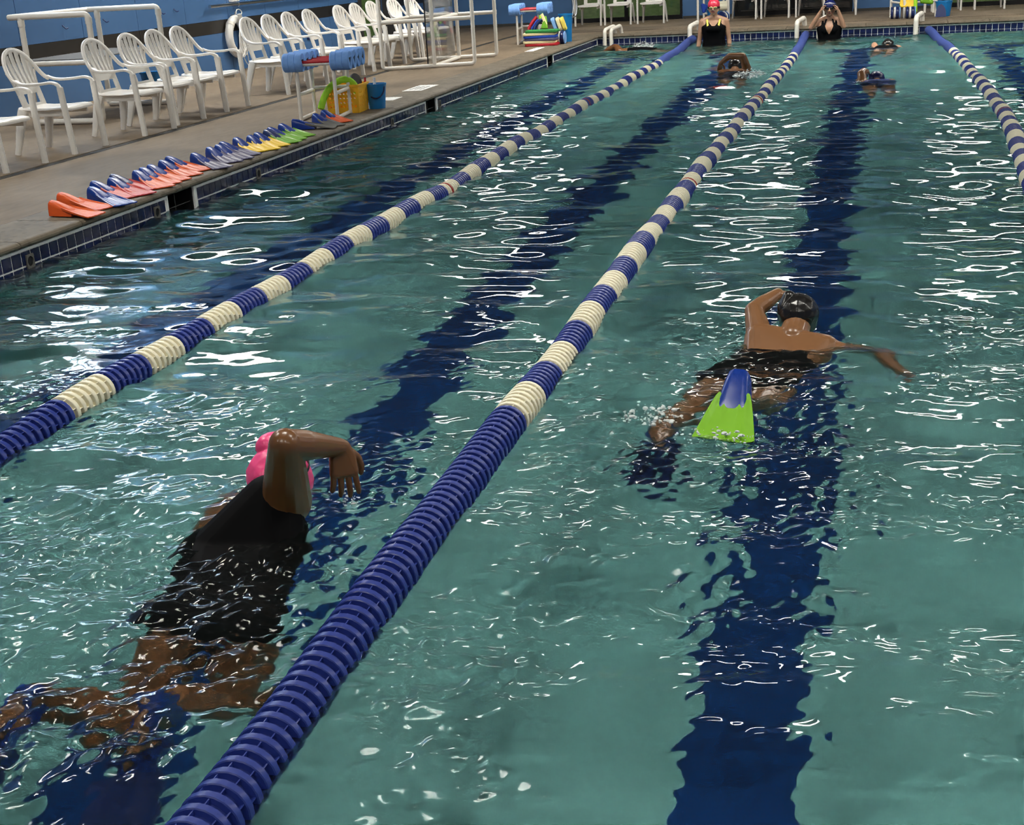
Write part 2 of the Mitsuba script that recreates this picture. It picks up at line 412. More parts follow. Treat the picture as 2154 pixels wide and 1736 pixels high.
# far doors and windows: dark frame, panes, turf outside the lit ones
def far_window(n, x0, x1, mull, turf, rail):
    k = struct(f'window_{n}', cat(box((x0, WY1 + .02, DECK), (x0 + .05, WY1 + .12, 2.4)), box((x1 - .05, WY1 + .02, DECK), (x1, WY1 + .12, 2.4)), box((x0 + .05, WY1 + .02, 2.34), (x1 - .05, WY1 + .12, 2.4)),
                                  box((x0 + .05, WY1 + .02, 0), (x1 - .05, WY1 + .12, DECK + .075))), 'm_black')
    ms = [x0 + .05] + mull + [x1 - .05]
    for m in mull: part(k, 'mullion', box((m - .035, WY1 + .02, DECK + .075), (m + .035, WY1 + .12, 2.34)), 'm_black')
    for a, b in zip(ms[:-1], ms[1:]):
        part(k, 'pane', trimesh.Trimesh([[a, WY1 + .06, DECK + .075], [b, WY1 + .06, DECK + .075], [b, WY1 + .06, 2.34], [a, WY1 + .06, 2.34]], [[0, 1, 2], [0, 2, 3]], process=False), 'm_glass')
    if rail: part(k, 'rail', box((x0 + .12, WY1 - .005, rail), (x1 - .12, WY1 + .03, rail + .02)), 'm_darkgrey')
    if turf:
        solo('turf_bank', cat(box((x0 - .6, WY1 + .9, -.2), (x1 + .6, WY1 + 1.1, 2.6)), box((x0 - .6, WY1 + .25, -.2), (x1 + .6, WY1 + .9, .1))), 'm_turf', f'green turf seen through the {"left" if n == 2 else "right"} glass doors', 'turf', )
        em = trimesh.Trimesh([[x0, WY1 + .3, 2.55], [x1, WY1 + .3, 2.55], [x1, WY1 + .6, 2.55], [x0, WY1 + .6, 2.55]], [[0, 2, 1], [0, 3, 2]], process=False)
        t = thing('porch_lamp', f'outdoor lamp above the turf behind the {"left" if n == 2 else "right"} glass doors', 'lamp')
        part(t, 'housing', box((x0, WY1 + .3, 2.56), (x1, WY1 + .6, 2.62)), 'm_white')
        k2 = part(t, 'diffuser', em, 'm_lamp'); scene[k2]['emitter'] = {'type': 'area', 'radiance': {'type': 'rgb', 'value': PORCH}}
    else:
        struct('recess_wall', cat(box((x0 - .02, WY1 + .9, 0), (x1 + .02, WY1 + 1.0, 2.5)), box((x0 - .1, WY1 + .2, 0), (x0 - .02, WY1 + 1.0, 2.5)), box((x1 + .02, WY1 + .2, 0), (x1 + .1, WY1 + 1.0, 2.5)), box((x0 - .1, WY1 + .2, 2.5), (x1 + .1, WY1 + 1.0, 2.6)), box((x0 - .1, WY1 + .2, -.1), (x1 + .1, WY1 + 1.0, 0))), 'm_black')
far_window(2, *WINS[0], [-4.75], True, 0)
far_window(3, *WINS[1], [-1.6], False, .255)
far_window(4, *WINS[2], [2.6], True, 0)

# obscured daylight window high in the side wall
wk = struct('window_1', cat([box((WX0 + .045, y - .03, 2.35), (WX0 + .10, y + .03, 3.75)) for y in (12.0, 12.45, 12.9, 13.35)] + [box((WX0 + .045, 12.0, z - .025), (WX0 + .095, 13.35, z + .025)) for z in (2.35, 2.7, 3.05, 3.4, 3.75)]), 'm_white')
pn = trimesh.Trimesh([[WX0 + .06, 12.0, 2.35], [WX0 + .06, 13.35, 2.35], [WX0 + .06, 13.35, 3.75], [WX0 + .06, 12.0, 3.75]], [[0, 1, 2], [0, 2, 3]], process=False)
k = part(wk, 'pane', pn, 'm_lamp'); scene[k]['emitter'] = {'type': 'area', 'radiance': {'type': 'rgb', 'value': WINDOW_LIGHT}}

# ceiling lights
def lamp_shapes(w, l):
    x, y = w / 2, l / 2
    h = cat(box((-x - .04, -y - .04, .004), (x + .04, y + .04, .07)), box((-x - .04, -y - .04, -.05), (-x - .005, y + .04, .004)), box((x + .005, -y - .04, -.05), (x + .04, y + .04, .004)), box((-x, -y - .04, -.05), (x, -y - .005, .004)), box((-x, y + .005, -.05), (x, y + .04, .004)))
    d = trimesh.Trimesh([[-x, -y, 0], [x, -y, 0], [x, y, 0], [-x, y, 0]], [[0, 2, 1], [0, 3, 2]], process=False)
    return shape(h, 'm_white'), shape(d, 'm_lamp')
LS = {}
for i, (x, y) in enumerate(LAMPS):
    sz = LAMP_SIZE(y)
    if sz not in LS: LS[sz] = lamp_shapes(*sz)
    t = thing('ceiling_light', 'white ceiling light panel above the pool', 'ceiling light', 'ceiling lights over the pool')
    M = T().translate([x, y, H - .075])
    part(t, 'housing', LS[sz][0], None, M=M)
    k = part(t, 'diffuser', LS[sz][1], None, M=M)
    scene[k] = {**scene[k], 'emitter': {'type': 'area', 'radiance': {'type': 'rgb', 'value': LAMP}}}

# ---------------------------------------------------------------- water
def waves(P, n, l0, l1, slope, seed, spread=.75, th=PI / 2):
    r = np.random.default_rng(seed)
    out = np.zeros(len(P), np.float32)
    X, Y = P[:, 0].astype(np.float32), P[:, 1].astype(np.float32)
    for i in range(n):
        lam = math.exp(r.uniform(math.log(l0), math.log(l1)))
        a = r.normal(th, spread)
        k = 2 * PI / lam
        out += np.float32(slope * math.sqrt(2 / n) / k) * np.sin(np.float32(k * math.cos(a)) * X + np.float32(k * math.sin(a)) * Y + np.float32(r.uniform(0, 2 * PI)))
    return out
def blob(P, x, y, rx, ry, rot=0):
    c, s = math.cos(rot), math.sin(rot)
    dx, dy = P[:, 0] - x, P[:, 1] - y
    u, v = (c * dx + s * dy) / rx, (-s * dx + c * dy) / ry
    return np.exp(-(u * u + v * v))
def water_height(P):
    Y = P[:, 1]
    near = np.clip((7 - Y) / 3, 0, 1)
    z = waves(P, 46, .55, 1.6, .052, 1, .42)
    z += waves(P, 56, .16, .50, .076, 2, .45) * (1 - .45 * np.clip((4.5 - Y) / 2, 0, 1)) * (1 + .75 * np.clip((Y - 5.5) / 4, 0, 1))
    patch = meshkit.fbm(np.column_stack([P[:, 0] * .9, P[:, 1] * .7, 0 * Y]), 3, 5)
    z += waves(P, 50, .07, .16, .030, 3, .7) * np.clip((patch - .44) * 5, 0, 1.3) * (.6 + .4 * np.clip((Y - 8) / 4, 0, 1))
    z += waves(P, 60, .10, .26, .105, 7, .38) * np.clip((Y - 8.5) / 4, 0, 1)
    # wakes: short ripples around the swimmers and behind them
    wake = 1.0 * blob(P, -1.66, 2.75, .42, .75, .2) + .9 * blob(P, -1.66, 2.56, .28, .26) + .9 * blob(P, -1.35, 3.3, .25, .3) + .8 * blob(P, -2.05, 2.9, .5, .45) + .8 * blob(P, -1.7, 2.2, .6, .4)
    wake += .8 * blob(P, -.35, 3.9, .45, .75) + 1.2 * blob(P, -.35, 4.6, .38, .6) + .8 * blob(P, -.2, 5.2, .45, .3) + .55 * blob(P, -.25, 2.95, .4, .3)
    wake += .42 * blob(P, -.9, 3.0, .28, 1.0, -.1) + .35 * blob(P, .35, 3.2, .3, .9) + .35 * blob(P, -.85, 4.6, .3, .8)
    streak = np.clip((meshkit.fbm(np.column_stack([P[:, 0] * 2.6, P[:, 1] * 3.4, 0 * Y + 4]), 3, 9) - .36) * 4.5, 0, 1.3)
    m = np.clip(wake, 0, 1.35) * (.35 + .65 * streak) + .45 * blob(P, -1.64, 2.58, .26, .22) + .48 * near * streak + .20 * np.clip((4.6 - Y) / 1.2, 0, 1) + .04 * near
    fine = waves(P, 60, .034, .085, .175, 4, 1.3) + waves(P, 36, .09, .22, .085, 5, 1.2)
    z = z + fine * m * (Y < 9)
    far = .9 * blob(P, -1.7, 16.3, .8, 1.4) + .8 * blob(P, -.1, 14.6, .7, 1.2) + .7 * blob(P, .1, 20.2, .7, .8) + .8 * blob(P, -3.75, 21.5, .6, .6)
    z = z + far * waves(P, 40, .12, .35, .07, 6, 1.5) * (Y > 9)
    # bow humps beside the near swimmers
    z += .012 * blob(P, -1.86, 3.35, .2, .16) + .012 * blob(P, -.2, 5.52, .22, .12) - .012 * blob(P, -.42, 4.2, .2, .25)
    # flatten against the pool walls a little so the tile line reads
    return z
xs1 = np.r_[np.arange(PX0, 1.6, .0105), np.linspace(1.6, PX1, 70)]
xs1[-1] = PX1
xs2 = np.r_[xs1[:581:2], xs1[581::2]] if len(xs1) % 2 else np.r_[xs1[::2], xs1[-1]]
xs2 = np.unique(np.r_[xs1[::2], PX1])
bands = [(xs1, np.r_[np.arange(PY0, 1.5, .05), np.arange(1.5, 5.7, .0095)]), (xs2, np.arange(5.7, 9.6, .016)), (xs2, np.arange(9.6, 15, .020)), (xs2, np.r_[np.arange(15, PY1, .028), PY1])]
V, F, off = [], [], 0
for bi, (xs, ys_) in enumerate(bands):
    if bi + 1 < len(bands): ys_ = np.r_[ys_, bands[bi + 1][1][0]]
    g = np.stack(np.meshgrid(xs, ys_), -1).reshape(-1, 2)
    z = water_height(g)
    n, m = len(xs), len(ys_)
    if bi == 0:
        z = z.reshape(m, n)
        z[-1] = np.interp(xs1, xs2, water_height(np.column_stack([xs2, np.full(len(xs2), ys_[-1])])))
        z = z.ravel()
    i = np.arange(n * m).reshape(m, n)
    F.append(off + np.concatenate([np.stack([i[:-1, :-1], i[:-1, 1:], i[1:, 1:]], -1).reshape(-1, 3), np.stack([i[:-1, :-1], i[1:, 1:], i[1:, :-1]], -1).reshape(-1, 3)]))
    V.append(np.column_stack([g, z])); off += n * m
water = trimesh.Trimesh(np.vstack(V), np.vstack(F), process=False)
struct('pool_water', water, 'm_water', True, label='clear rippled water filling the pool')

# ---------------------------------------------------------------- lane ropes
def disc_mesh(n=22):
    p = .0409
    pr = [(.012, 0), (.05, .0005), (.0505, .019), (.0635, .0195), (.066, .0215), (.066, .0375), (.0635, .0400), (.05, .0405), (.012, .0408)]
    m = lathe(pr, n)
    vanes = [xf(box((.048, -.0013, .001), (.0615, .0013, .0195)), pose((0, 0, 0), a)) for a in np.arange(0, 360, 45)]
    return cat(m, vanes)
dm = disc_mesh()
dmf = lathe([(.05, 0), (.0505, .019), (.066, .0205), (.066, .0385), (.05, .0405)], 14)
DISC = {c: shape(dm, c, 35) for c in ('m_navyfloat', 'm_whitefloat', 'm_redfloat')}
SEG, PITCH = .2863, .0409
def lane_rope(path, start, blue_until, reds, end, label, first=0.0):
    """path: X(Y) table; discs from start to end along +y, all blue up to blue_until"""
    t = thing('lane_rope', label, 'lane rope', 'striped lane ropes of the pool')
    px, py = zip(*path)
    X = lambda y: float(np.interp(y, py, px))
    sway = lambda y: .010 * math.sin(y * 2.1 + px[0] * 5) + .006 * math.sin(y * 4.7 + 1)
    n, kept, y, farm = 0, 0, start, {'m_navyfloat': [], 'm_whitefloat': [], 'm_redfloat': []}
    while y < end:
        s = math.floor((y + PITCH / 2 - blue_until) / SEG)
        c = 'm_navyfloat' if s < 0 or s % 2 == 1 else 'm_whitefloat'
        if any(abs(y - r) < PITCH * .55 for r in reds): c = 'm_redfloat'
        dx, dz = X(y + .05) - X(y - .05), sway(y + .05) - sway(y - .05)
        d = np.array([dx, .1, dz]); d /= np.linalg.norm(d)
        a = np.cross([0, 0, 1.0], d); a /= np.linalg.norm(a)
        M = np.eye(4); M[:3, 0], M[:3, 1], M[:3, 2], M[:3, 3] = a, np.cross(d, a), d, [X(y), y, sway(y) + .004]
        M = M @ pose((0, 0, 0), 11 * n % 45)
        if kept < 300 and (y >= first or c == 'm_redfloat'):
            kept += 1
            part(t, 'float_disc', DISC[c], None, M=TW(M))
        else:
            farm[c].append(xf(dmf, M))
        n += 1; y += PITCH
    for c, ms in farm.items():
        if ms:
            k = part(t, 'other_discs', cat(ms), c, 35)
            labels[k] = {'kind': 'stuff', 'label': {'m_whitefloat': 'white', 'm_navyfloat': 'navy', 'm_redfloat': 'red'}[c] + ' float discs along the rest of the rope'}
    # padded sleeve up to the wall hook
    pts = [(X(v), v, sway(end) * (1 - w) + w * .055 + .012 * math.sin(9 * w)) for v, w in zip(np.linspace(end, PY1 - .10, 9), np.linspace(0, 1, 9))]
    part(t, 'end_sleeve', sweep(spline(pts, 26), circ(.062, 14)), 'm_sleeve', 40, label='plain blue padded sleeve at the far end')
    part(t, 'wall_hook', cat(box((X(PY1) - .035, PY1 - .11, .02), (X(PY1) + .035, PY1 - .002, .07)), xf(box((-.055, -.003, -.05), (.055, .002, .05)), pose((X(PY1), PY1 - .003, .05)))), 'm_darkgrey', label='dark hook plate on the tiles')
    part(t, 'cable', tube([(X(v), v, sway(v)) for v in np.linspace(start, end, 40)], .007, 6), 'm_darkgrey')
lane_rope([(-2.80, 2.5), (-2.82, 4.0), (-2.86, 6), (-2.84, 8.6), (-2.89, 11), (-2.88, 18), (-2.92, 22.4)], 2.2, 3.975, (8.62, 13.5), 18.39, 'navy and white lane rope nearest the deck with the fins')
lane_rope([(-1.16, 1.0), (-1.165, 4.0), (-1.19, 8.0), (-1.18, 11), (-1.13, 16), (-1.11, 18.5), (-1.14, 22.4)], 1.15, 4.07, (8.68, 13.4), 18.55, 'navy and white lane rope between the pink-capped and the black-capped swimmer')
lane_rope([(.62, 1.5), (.80, 5.0), (.90, 8.0), (1.0, 10.8), (1.035, 12.3), (1.0, 14.9), (.92, 18.64), (.70, 22.4)], 1.6, 4.07, (12.0,), 18.64, 'curving navy and white lane rope on the far side of the black-capped swimmer', 8.6)
# ---------------------------------------------------------------- white plastic armchairs
def flat(w, t, n=10):
    return superell(w, t, n, 3.2)
BX = lambda z: -.185 - .30 * (z - .40)           # back surface leans
def back_half(y):                                # outline of the back rim, z over |y|
    return .85
def rim_path():
    half = [(-.155, .262, .566), (-.205, .246, .605), (-.243, .228, .662), (-.276, .194, .726), (-.300, .137, .780), (-.313, .067, .808)]
    pts = half + [(-.317, 0, .817)] + [(x, -y, z) for x, y, z in half[::-1]]
    return spline(pts, 44)
RIM = rim_path()
def chair_parts():
    out = []
    out.append(('seat', cat(loft([np.column_stack([np.full(16, x), superell(w, t, 16, 4)[:, 0], zc + superell(w, t, 16, 4)[:, 1]]) for x, w, t, zc in
                   ((-.225, .36, .018, .366), (-.20, .40, .03, .360), (-.10, .44, .034, .350), (.06, .47, .034, .350), (.18, .47, .036, .358), (.232, .45, .034, .354), (.25, .41, .02, .346))]),
                   box((-.19, -.19, .297), (.20, -.172, .344)), box((-.19, .172, .297), (.20, .19, .344))), None))
    # back: rim and the lower panel with its opening
    rim = sweep(RIM, flat(.040, .026), np.array([[1.0, 0, .3]] * len(RIM)))
    lower = []
    for y0, y1, z0, z1 in ((-.174, -.108, .355, .545), (.108, .174, .355, .545), (-.112, .112, .355, .392), (-.112, .112, .470, .545)):
        v = []
        for dx in (0, .012):
            for y, z in ((y0, z0), (y1, z0), (y1, z1), (y0, z1)): v.append([BX(z) + dx, y, z])
        f = [[0, 2, 1], [0, 3, 2], [4, 5, 6], [4, 6, 7], [0, 1, 5], [0, 5, 4], [1, 2, 6], [1, 6, 5], [2, 3, 7], [2, 7, 6], [3, 0, 4], [3, 4, 7]]
        lower.append(trimesh.Trimesh(v, f, process=False))
    sides = [sweep(spline([(BX(.37), s * .170, .37), (BX(.5), s * .174, .5), (BX(.60), s * .195, .60), (BX(.645), s * .222, .648)], 12), flat(.022, .016), (1, 0, .3)) for s in (-1, 1)]
    out.append(('backrest', cat(rim, lower, sides), None))
    # fan slats from the panel to the rim
    zr = lambda y: float(np.interp(abs(y), [0, .066, .135, .192, .226], [.806, .798, .768, .714, .655]))
    for i, (yb, yt) in enumerate(((-.140, -.196), (-.085, -.122), (-.029, -.042), (.029, .042), (.085, .122), (.140, .196))):
        z1 = zr(yt)
        a, b = np.array([BX(.525) + .006, yb, .525]), np.array([BX(z1) + .006, yt, z1])
        m = (a + b) / 2 + [-.012, 0, 0]
        p = spline([a, m, b], 9)
        w = np.interp(np.linspace(0, 1, 9), [0, .6, 1], [1.0, 1.28, 1.15])
        out.append(('backrest__slat', sweep(p, flat(.053, .010, 8), np.array([[1.0, 0, .3]] * 9), np.column_stack([w, np.ones(9)])), None))
    for s in (-1, 1):
        out.append(('armrest', sweep(spline([(-.165, s * .257, .585), (-.10, s * .270, .560), (.0, s * .276, .556), (.10, s * .278, .562), (.175, s * .278, .566), (.222, s * .277, .548), (.240, s * .276, .505)], 22), flat(.050, .024), (0, 0, 1) if False else np.array([[.0 + (.9 if i > 15 else 0), 0, 1.0] for i in range(22)])), None))
        out.append(('leg', sweep(spline([(.238, s * .276, .53), (.246, s * .272, .40), (.262, s * .268, .18), (.275, s * .266, .0)], 12), superell(.040, .050, 12, 3), np.array([[1.0, 0, 0]] * 12)), None))
        out.append(('leg', sweep(spline([(-.165, s * .205, .350), (-.19, s * .220, .27), (-.225, s * .238, .12), (-.255, s * .250, .0)], 12), superell(.040, .06, 12, 3), np.array([[1.0, 0, 0]] * 12), np.interp(np.linspace(0, 1, 12), [0, 1], [1.5, .8])[:, None]), None))
    for _, m, _ in out: m.apply_scale([1, .905, 1])
    return [(n, shape(m, 'm_chair', 40)) for n, m, _ in out]
CHAIR = chair_parts()
def chair(x, y, yaw, label, group):
    t = thing('plastic_armchair', label, 'chair', group)
    M = TW(pose((x, y, DECK), yaw))
    first = None
    for n, p in CHAIR:
        k = part(t, n, p, None, M=M)
for y, x, yaw, d in ((8.87, -6.50, -2, 'nearest of all, cut off at the picture edge'),
                     (9.79, -6.52, 1, 'second nearest, right beside the cut-off one'),
                     (10.87, -6.47, -3, 'first of the four chairs before the life ring'),
                     (11.59, -6.54, -3, 'second of the four chairs before the life ring'),
                     (12.13, -6.56, -2, 'third of the four chairs before the life ring'),
                     (12.66, -6.58, -1, 'last of the four chairs before the life ring')):
    chair(x, y, yaw, 'white plastic armchair, ' + d, 'white chairs along the blue side wall')
for y, yaw, d in ((14.18, -5, 'first chair just past the life ring'), (14.74, -4, 'second chair past the life ring, behind the blue dumbbells'), (15.3, -4, 'third chair past the life ring'), (15.92, -3, 'fourth chair past the life ring, with a gap after it'),
                  (16.92, -6, 'first of the chairs behind the big pipe frame'), (17.5, -5, 'second of the chairs behind the big pipe frame'), (18.12, -5, 'third of the chairs behind the big pipe frame'), (18.98, -8, 'fourth chair behind the pipe frame, by the clear sheet'), (19.75, -8, 'last chair behind the pipe frame, mostly hidden by the sheet')):
    chair(-6.55, y, yaw, 'white plastic armchair, ' + d, 'white chairs along the blue side wall')
for x, d in ((-5.25, 'left one before the green glass doors'), (-4.69, 'middle one before the green glass doors'), (-4.08, 'right one before the green glass doors'),
             (-2.42, 'before the dark window, behind the red-capped swimmer'), (-1.84, 'in the middle before the dark window'), (-1.23, 'before the dark window, behind the swimmer holding her goggles'), (-.68, 'at the right edge of the dark window'),
             (1.08, 'first one right of the far right rack'), (1.79, 'before the right-hand glass doors')):
    chair(x, 25.48, -90, 'white armchair by the far wall, ' + d, 'white chairs at the far end of the pool')

# ---------------------------------------------------------------- swim fins on the coping
def fin_parts():
    def ring(x, w, h, n=18):
        s = superell(w, 2 * h, n, 3.4)
        return np.column_stack([np.full(n, x), s[:, 0], np.maximum(s[:, 1], -.0) * 1.0 + .004 + np.minimum(s[:, 1], 0) * .02])
    outer = [ring(x, w, h) for x, w, h in ((0, .080, .074), (.010, .088, .080), (.07, .097, .072), (.13, .105, .057), (.19, .114, .041), (.235, .122, .030), (.25, .118, .020))]
    inner = [ring(x, w, h) + [0, 0, .003] for x, w, h in ((.09, .05, .040), (.05, .074, .056), (0, .068, .066))]
    pocket = loft(inner + outer)
    # blade: ribbed plate
    nx, ny = 15, 17
    top, bot = [], []
    for i in range(nx):
        s = i / (nx - 1)
        x = .15 + .31 * s
        w = .100 + .095 * s ** .8
        for j in range(ny):
            v = j / (ny - 1) * 2 - 1
            edge = max(0, 1 - abs(abs(v) - .93) / .10) * .024 * (1 - .8 * s)
            mid = sum(max(0, 1 - abs(v - c) / .09) for c in (-.32, .32)) * .010 * (1 - .6 * s)
            zb = .040 * (1 - s) ** 1.3 + .004
            xx = x + (.012 * (1 - v * v) if s == 1 else 0)
            top.append([xx, v * w / 2, zb + .006 + edge + mid])
            bot.append([xx, v * w / 2, zb])
    v = np.array(top + bot, float); f = []
    N = nx * ny
    for i in range(nx - 1):
        for j in range(ny - 1):
            a, b, c, d = i * ny + j, (i + 1) * ny + j, (i + 1) * ny + j + 1, i * ny + j + 1
            f += [[a, b, c], [a, c, d], [N + a, N + c, N + b], [N + a, N + d, N + c]]
    def side(ix):
        for p, q in zip(ix[:-1], ix[1:]): f.extend([[p, N + p, N + q], [p, N + q, q]])
    side([i * ny for i in range(nx)]); side([(nx - 1) * ny + j for j in range(ny)]); side([i * ny + ny - 1 for i in range(nx)][::-1]); side([j for j in range(ny)][::-1])
    pocket.apply_scale([.95, .95, 1.12]); v[:, 0] *= .95
    return pocket, trimesh.Trimesh(v, f, process=False)
FP, FB = fin_parts()
FINS = {}
def fin_shape(which, mat):
    if (which, mat) not in FINS: FINS[which, mat] = shape(FP if which == 'p' else FB, mat, 38)
    return FINS[which, mat]
def fin(tipx, tipy, yaw, pocket, blade, label, group='swim fins along the pool edge', lift=0, roll=0, ln=1.0):
    ln = {'all-orange swim fin, the': .72, 'all-orange swim fin lying': .82}.get(label[:25].strip(), .92) if False else (.72 if 'nearest the camera' in label else .84)
    t = thing('swim_fin', label, 'swim fin', group)
    a = math.radians(yaw)
    M = TW(pose((tipx - .44 * ln * math.cos(a), tipy - .44 * ln * math.sin(a), DECK + .004 + lift), yaw, 0, roll) @ np.diag([ln, .88, 1, 1]))
    part(t, 'foot_pocket', fin_shape('p', pocket), None, M=M)
    part(t, 'blade', fin_shape('b', blade), None, M=M, label=None)
B_, N_, O_ = 'm_finblue', 'm_finnavy', 'm_finorange'
for a in ((-4.43, 6.91, -4, O_, O_, 'all-orange swim fin, the one nearest the camera at the pool edge'),
          (-4.50, 7.13, -12, O_, O_, 'all-orange swim fin lying second from the near end of the row'),
          (-4.44, 7.25, -26, B_, B_, 'all-blue swim fin lying between the orange and the red ones'),
          (-4.54, 7.52, -18, B_, 'm_finpink', 'swim fin with blue pocket and pale red blade behind the all-blue fin'),
          (-4.50, 7.60, -25, B_, 'm_finred', 'swim fin with blue pocket and dark red blade next to the pale red one'),
          (-4.56, 7.78, -19, N_, 'm_finred', 'swim fin with open navy pocket and dark red blade'),
          (-4.51, 7.86, -32, B_, O_, 'swim fin with blue pocket and orange blade beside the dark red ones'),
          (-4.53, 7.99, -31, B_, O_, 'second swim fin with blue pocket and orange blade'),
          (-4.53, 8.13, -28, B_, O_, 'third, middle swim fin with blue pocket and orange blade'),
          (-4.55, 8.34, -27, B_, O_, 'fourth swim fin with blue pocket and orange blade'),
          (-4.58, 8.56, -20, B_, O_, 'fifth blue and orange swim fin, next to the purple-grey ones'),
          (-4.48, 8.66, -29, B_, 'm_finpurple', 'nearest purple-grey swim fin with blue pocket'),
          (-4.53, 8.92, -36, B_, 'm_finpurple', 'second purple-grey swim fin, lying the most askew'),
          (-4.51, 9.07, -32, B_, 'm_finpurple', 'third purple-grey swim fin with blue pocket'),
          (-4.53, 9.26, -25, B_, 'm_finpurple', 'farthest purple-grey swim fin, next to the yellow ones'),
          (-4.57, 9.43, -38, B_, 'm_finyellow', 'nearest yellow swim fin with blue pocket'),
          (-4.51, 9.54, -39, B_, 'm_finyellow', 'middle yellow swim fin with blue pocket'),
          (-4.51, 9.73, -34, B_, 'm_finyellow', 'farthest yellow swim fin, next to the green ones'),
          (-4.49, 9.93, -29, N_, 'm_fingreen', 'green swim fin with open navy pocket'),
          (-4.51, 10.09, -25, B_, 'm_fingreen', 'middle green swim fin with blue pocket'),
          (-4.53, 10.29, -31, B_, 'm_fingreen', 'farthest green swim fin, at the end of the long row'),
          (-4.51, 10.85, 12, B_, 'm_fingrey', 'lower grey swim fin beside the white pipe rack'),
          (-4.53, 10.95, -36, B_, 'm_fingrey', 'upper grey swim fin resting beside the white pipe rack', None, .0),
          (-4.56, 11.21, -37, B_, O_, 'orange swim fin with blue pocket against the white pipe rack')):
    fin(*a[:6], **({'lift': a[7]} if len(a) > 7 else {}))

# ---------------------------------------------------------------- pipe stands, racks and frames
def pipes(t, segs, r, mat='m_pvc'):
    for s in segs:
        name, pts = s
        part(t, name, bentpipe(pts, r), mat, 50)
def collar(p, d, r, l=.06):
    d = np.asarray(d, float) / np.linalg.norm(d)
    m = trimesh.creation.cylinder(r * 1.18, l, sections=14)
    m.apply_transform(trimesh.geometry.align_vectors([0, 0, 1], d)); m.apply_translation(p)
    return m
# low stand with a shelf behind the nearest chairs
t = thing('pipe_stand', 'white pipe stand with a grey shelf behind the nearest white chairs', 'stand')
xa, xb, ya, yb, zt = -7.95, -7.22, 11.62, 13.25, DECK + 1.02
for y, o in ((ya, 0), (yb, -.17)):
    part(t, 'end_frame', bentpipe([(xa - .13 + o, y, zt), (xb + o, y, zt), (xb + o, y, DECK + .03), (xa + o, y, DECK + .03)], .028), 'm_pvc', 50)
    part(t, 'post', bentpipe([(xa + o, y, DECK + .03), (xa + o, y, zt)], .028), 'm_pvc', 50)
    part(t, 'shelf_rail', bentpipe([(xa + o, y, DECK + .58), (xb + o, y, DECK + .58)], .025), 'm_pvc', 50)
    for x in (xa, xb): part(t, 'pipe_collar', collar((x + o, y, zt - .06), (0, 0, 1), .028), 'm_pvc', 50)
part(t, 'top_rail', bentpipe([(xa - .12, ya, zt), (xa - .29, yb, zt)], .028), 'm_pvc', 50)
part(t, 'shelf', box((xa - .1, ya, DECK + .607), (xb - .08, yb, DECK + .615)), 'm_fingrey', label='grey sheet shelf')
solo('pail', cat(lathe([(.0, DECK + .62), (.085, DECK + .62), (.11, DECK + .80), (.118, DECK + .80), (.118, DECK + .815), (.10, DECK + .81), (.078, DECK + .63), (0, DECK + .63)], 20)), 'm_bucket', 'small blue pail standing behind the second of the four chairs', 'pail', smooth=40, M=T().translate([-7.62, 13.32, -.47]))

# big frame with a clear sheet
t = thing('pipe_screen', 'big white pipe frame with a clear vinyl sheet beside the pool edge', 'frame')
O_, U_, V_ = V3(-6.17, 16.62, DECK), V3(1.11, .42, 0), V3(-.08, 1.36, 0)
G = lambda u, v, z: O_ + u * U_ + v * V_ + V3(0, 0, z)
r = .026
for v in (0, 1):
    part(t, 'side_frame', bentpipe([G(0, v, 1.5), G(0, v, .03), G(1, v, .03), G(1, v, 1.5)], r), 'm_pvc', 50)
    part(t, 'middle_rail', bentpipe([G(0, v, .60), G(1, v, .60)], r), 'm_pvc', 50)
    part(t, 'inner_post', bentpipe([G(.56, v, .03), G(.56, v, 1.5)], r), 'm_pvc', 50)
    part(t, 'top_rail', bentpipe([G(0, v, 1.5), G(1, v, 1.5)], r), 'm_pvc', 50)
for u, z in ((0, .60), (.56, .03), (.56, .60), (.56, 1.5)):
    part(t, 'cross_rail', bentpipe([G(u, 0, z), G(u, 1, z)], r * .9), 'm_pvc', 50)
for u in (0, 1):
    for v in (0, 1): part(t, 'pipe_collar', collar(G(u, v, .60), (0, 0, 1), r), 'm_pvc', 50)
part(t, 'clear_sheet', trimesh.Trimesh([G(.50, -.03, .06), G(.50, 1.06, .06), G(.50, 1.06, 1.46), G(.50, -.03, 1.46)], [[0, 1, 2], [0, 2, 3]], process=False), 'm_vinyl', label='clear grey vinyl sheet')
part(t, 'sheet_edge', bentpipe([G(.50, -.035, .06), G(.50, -.035, 1.46)], .008), 'm_black', label='black edge of the sheet')

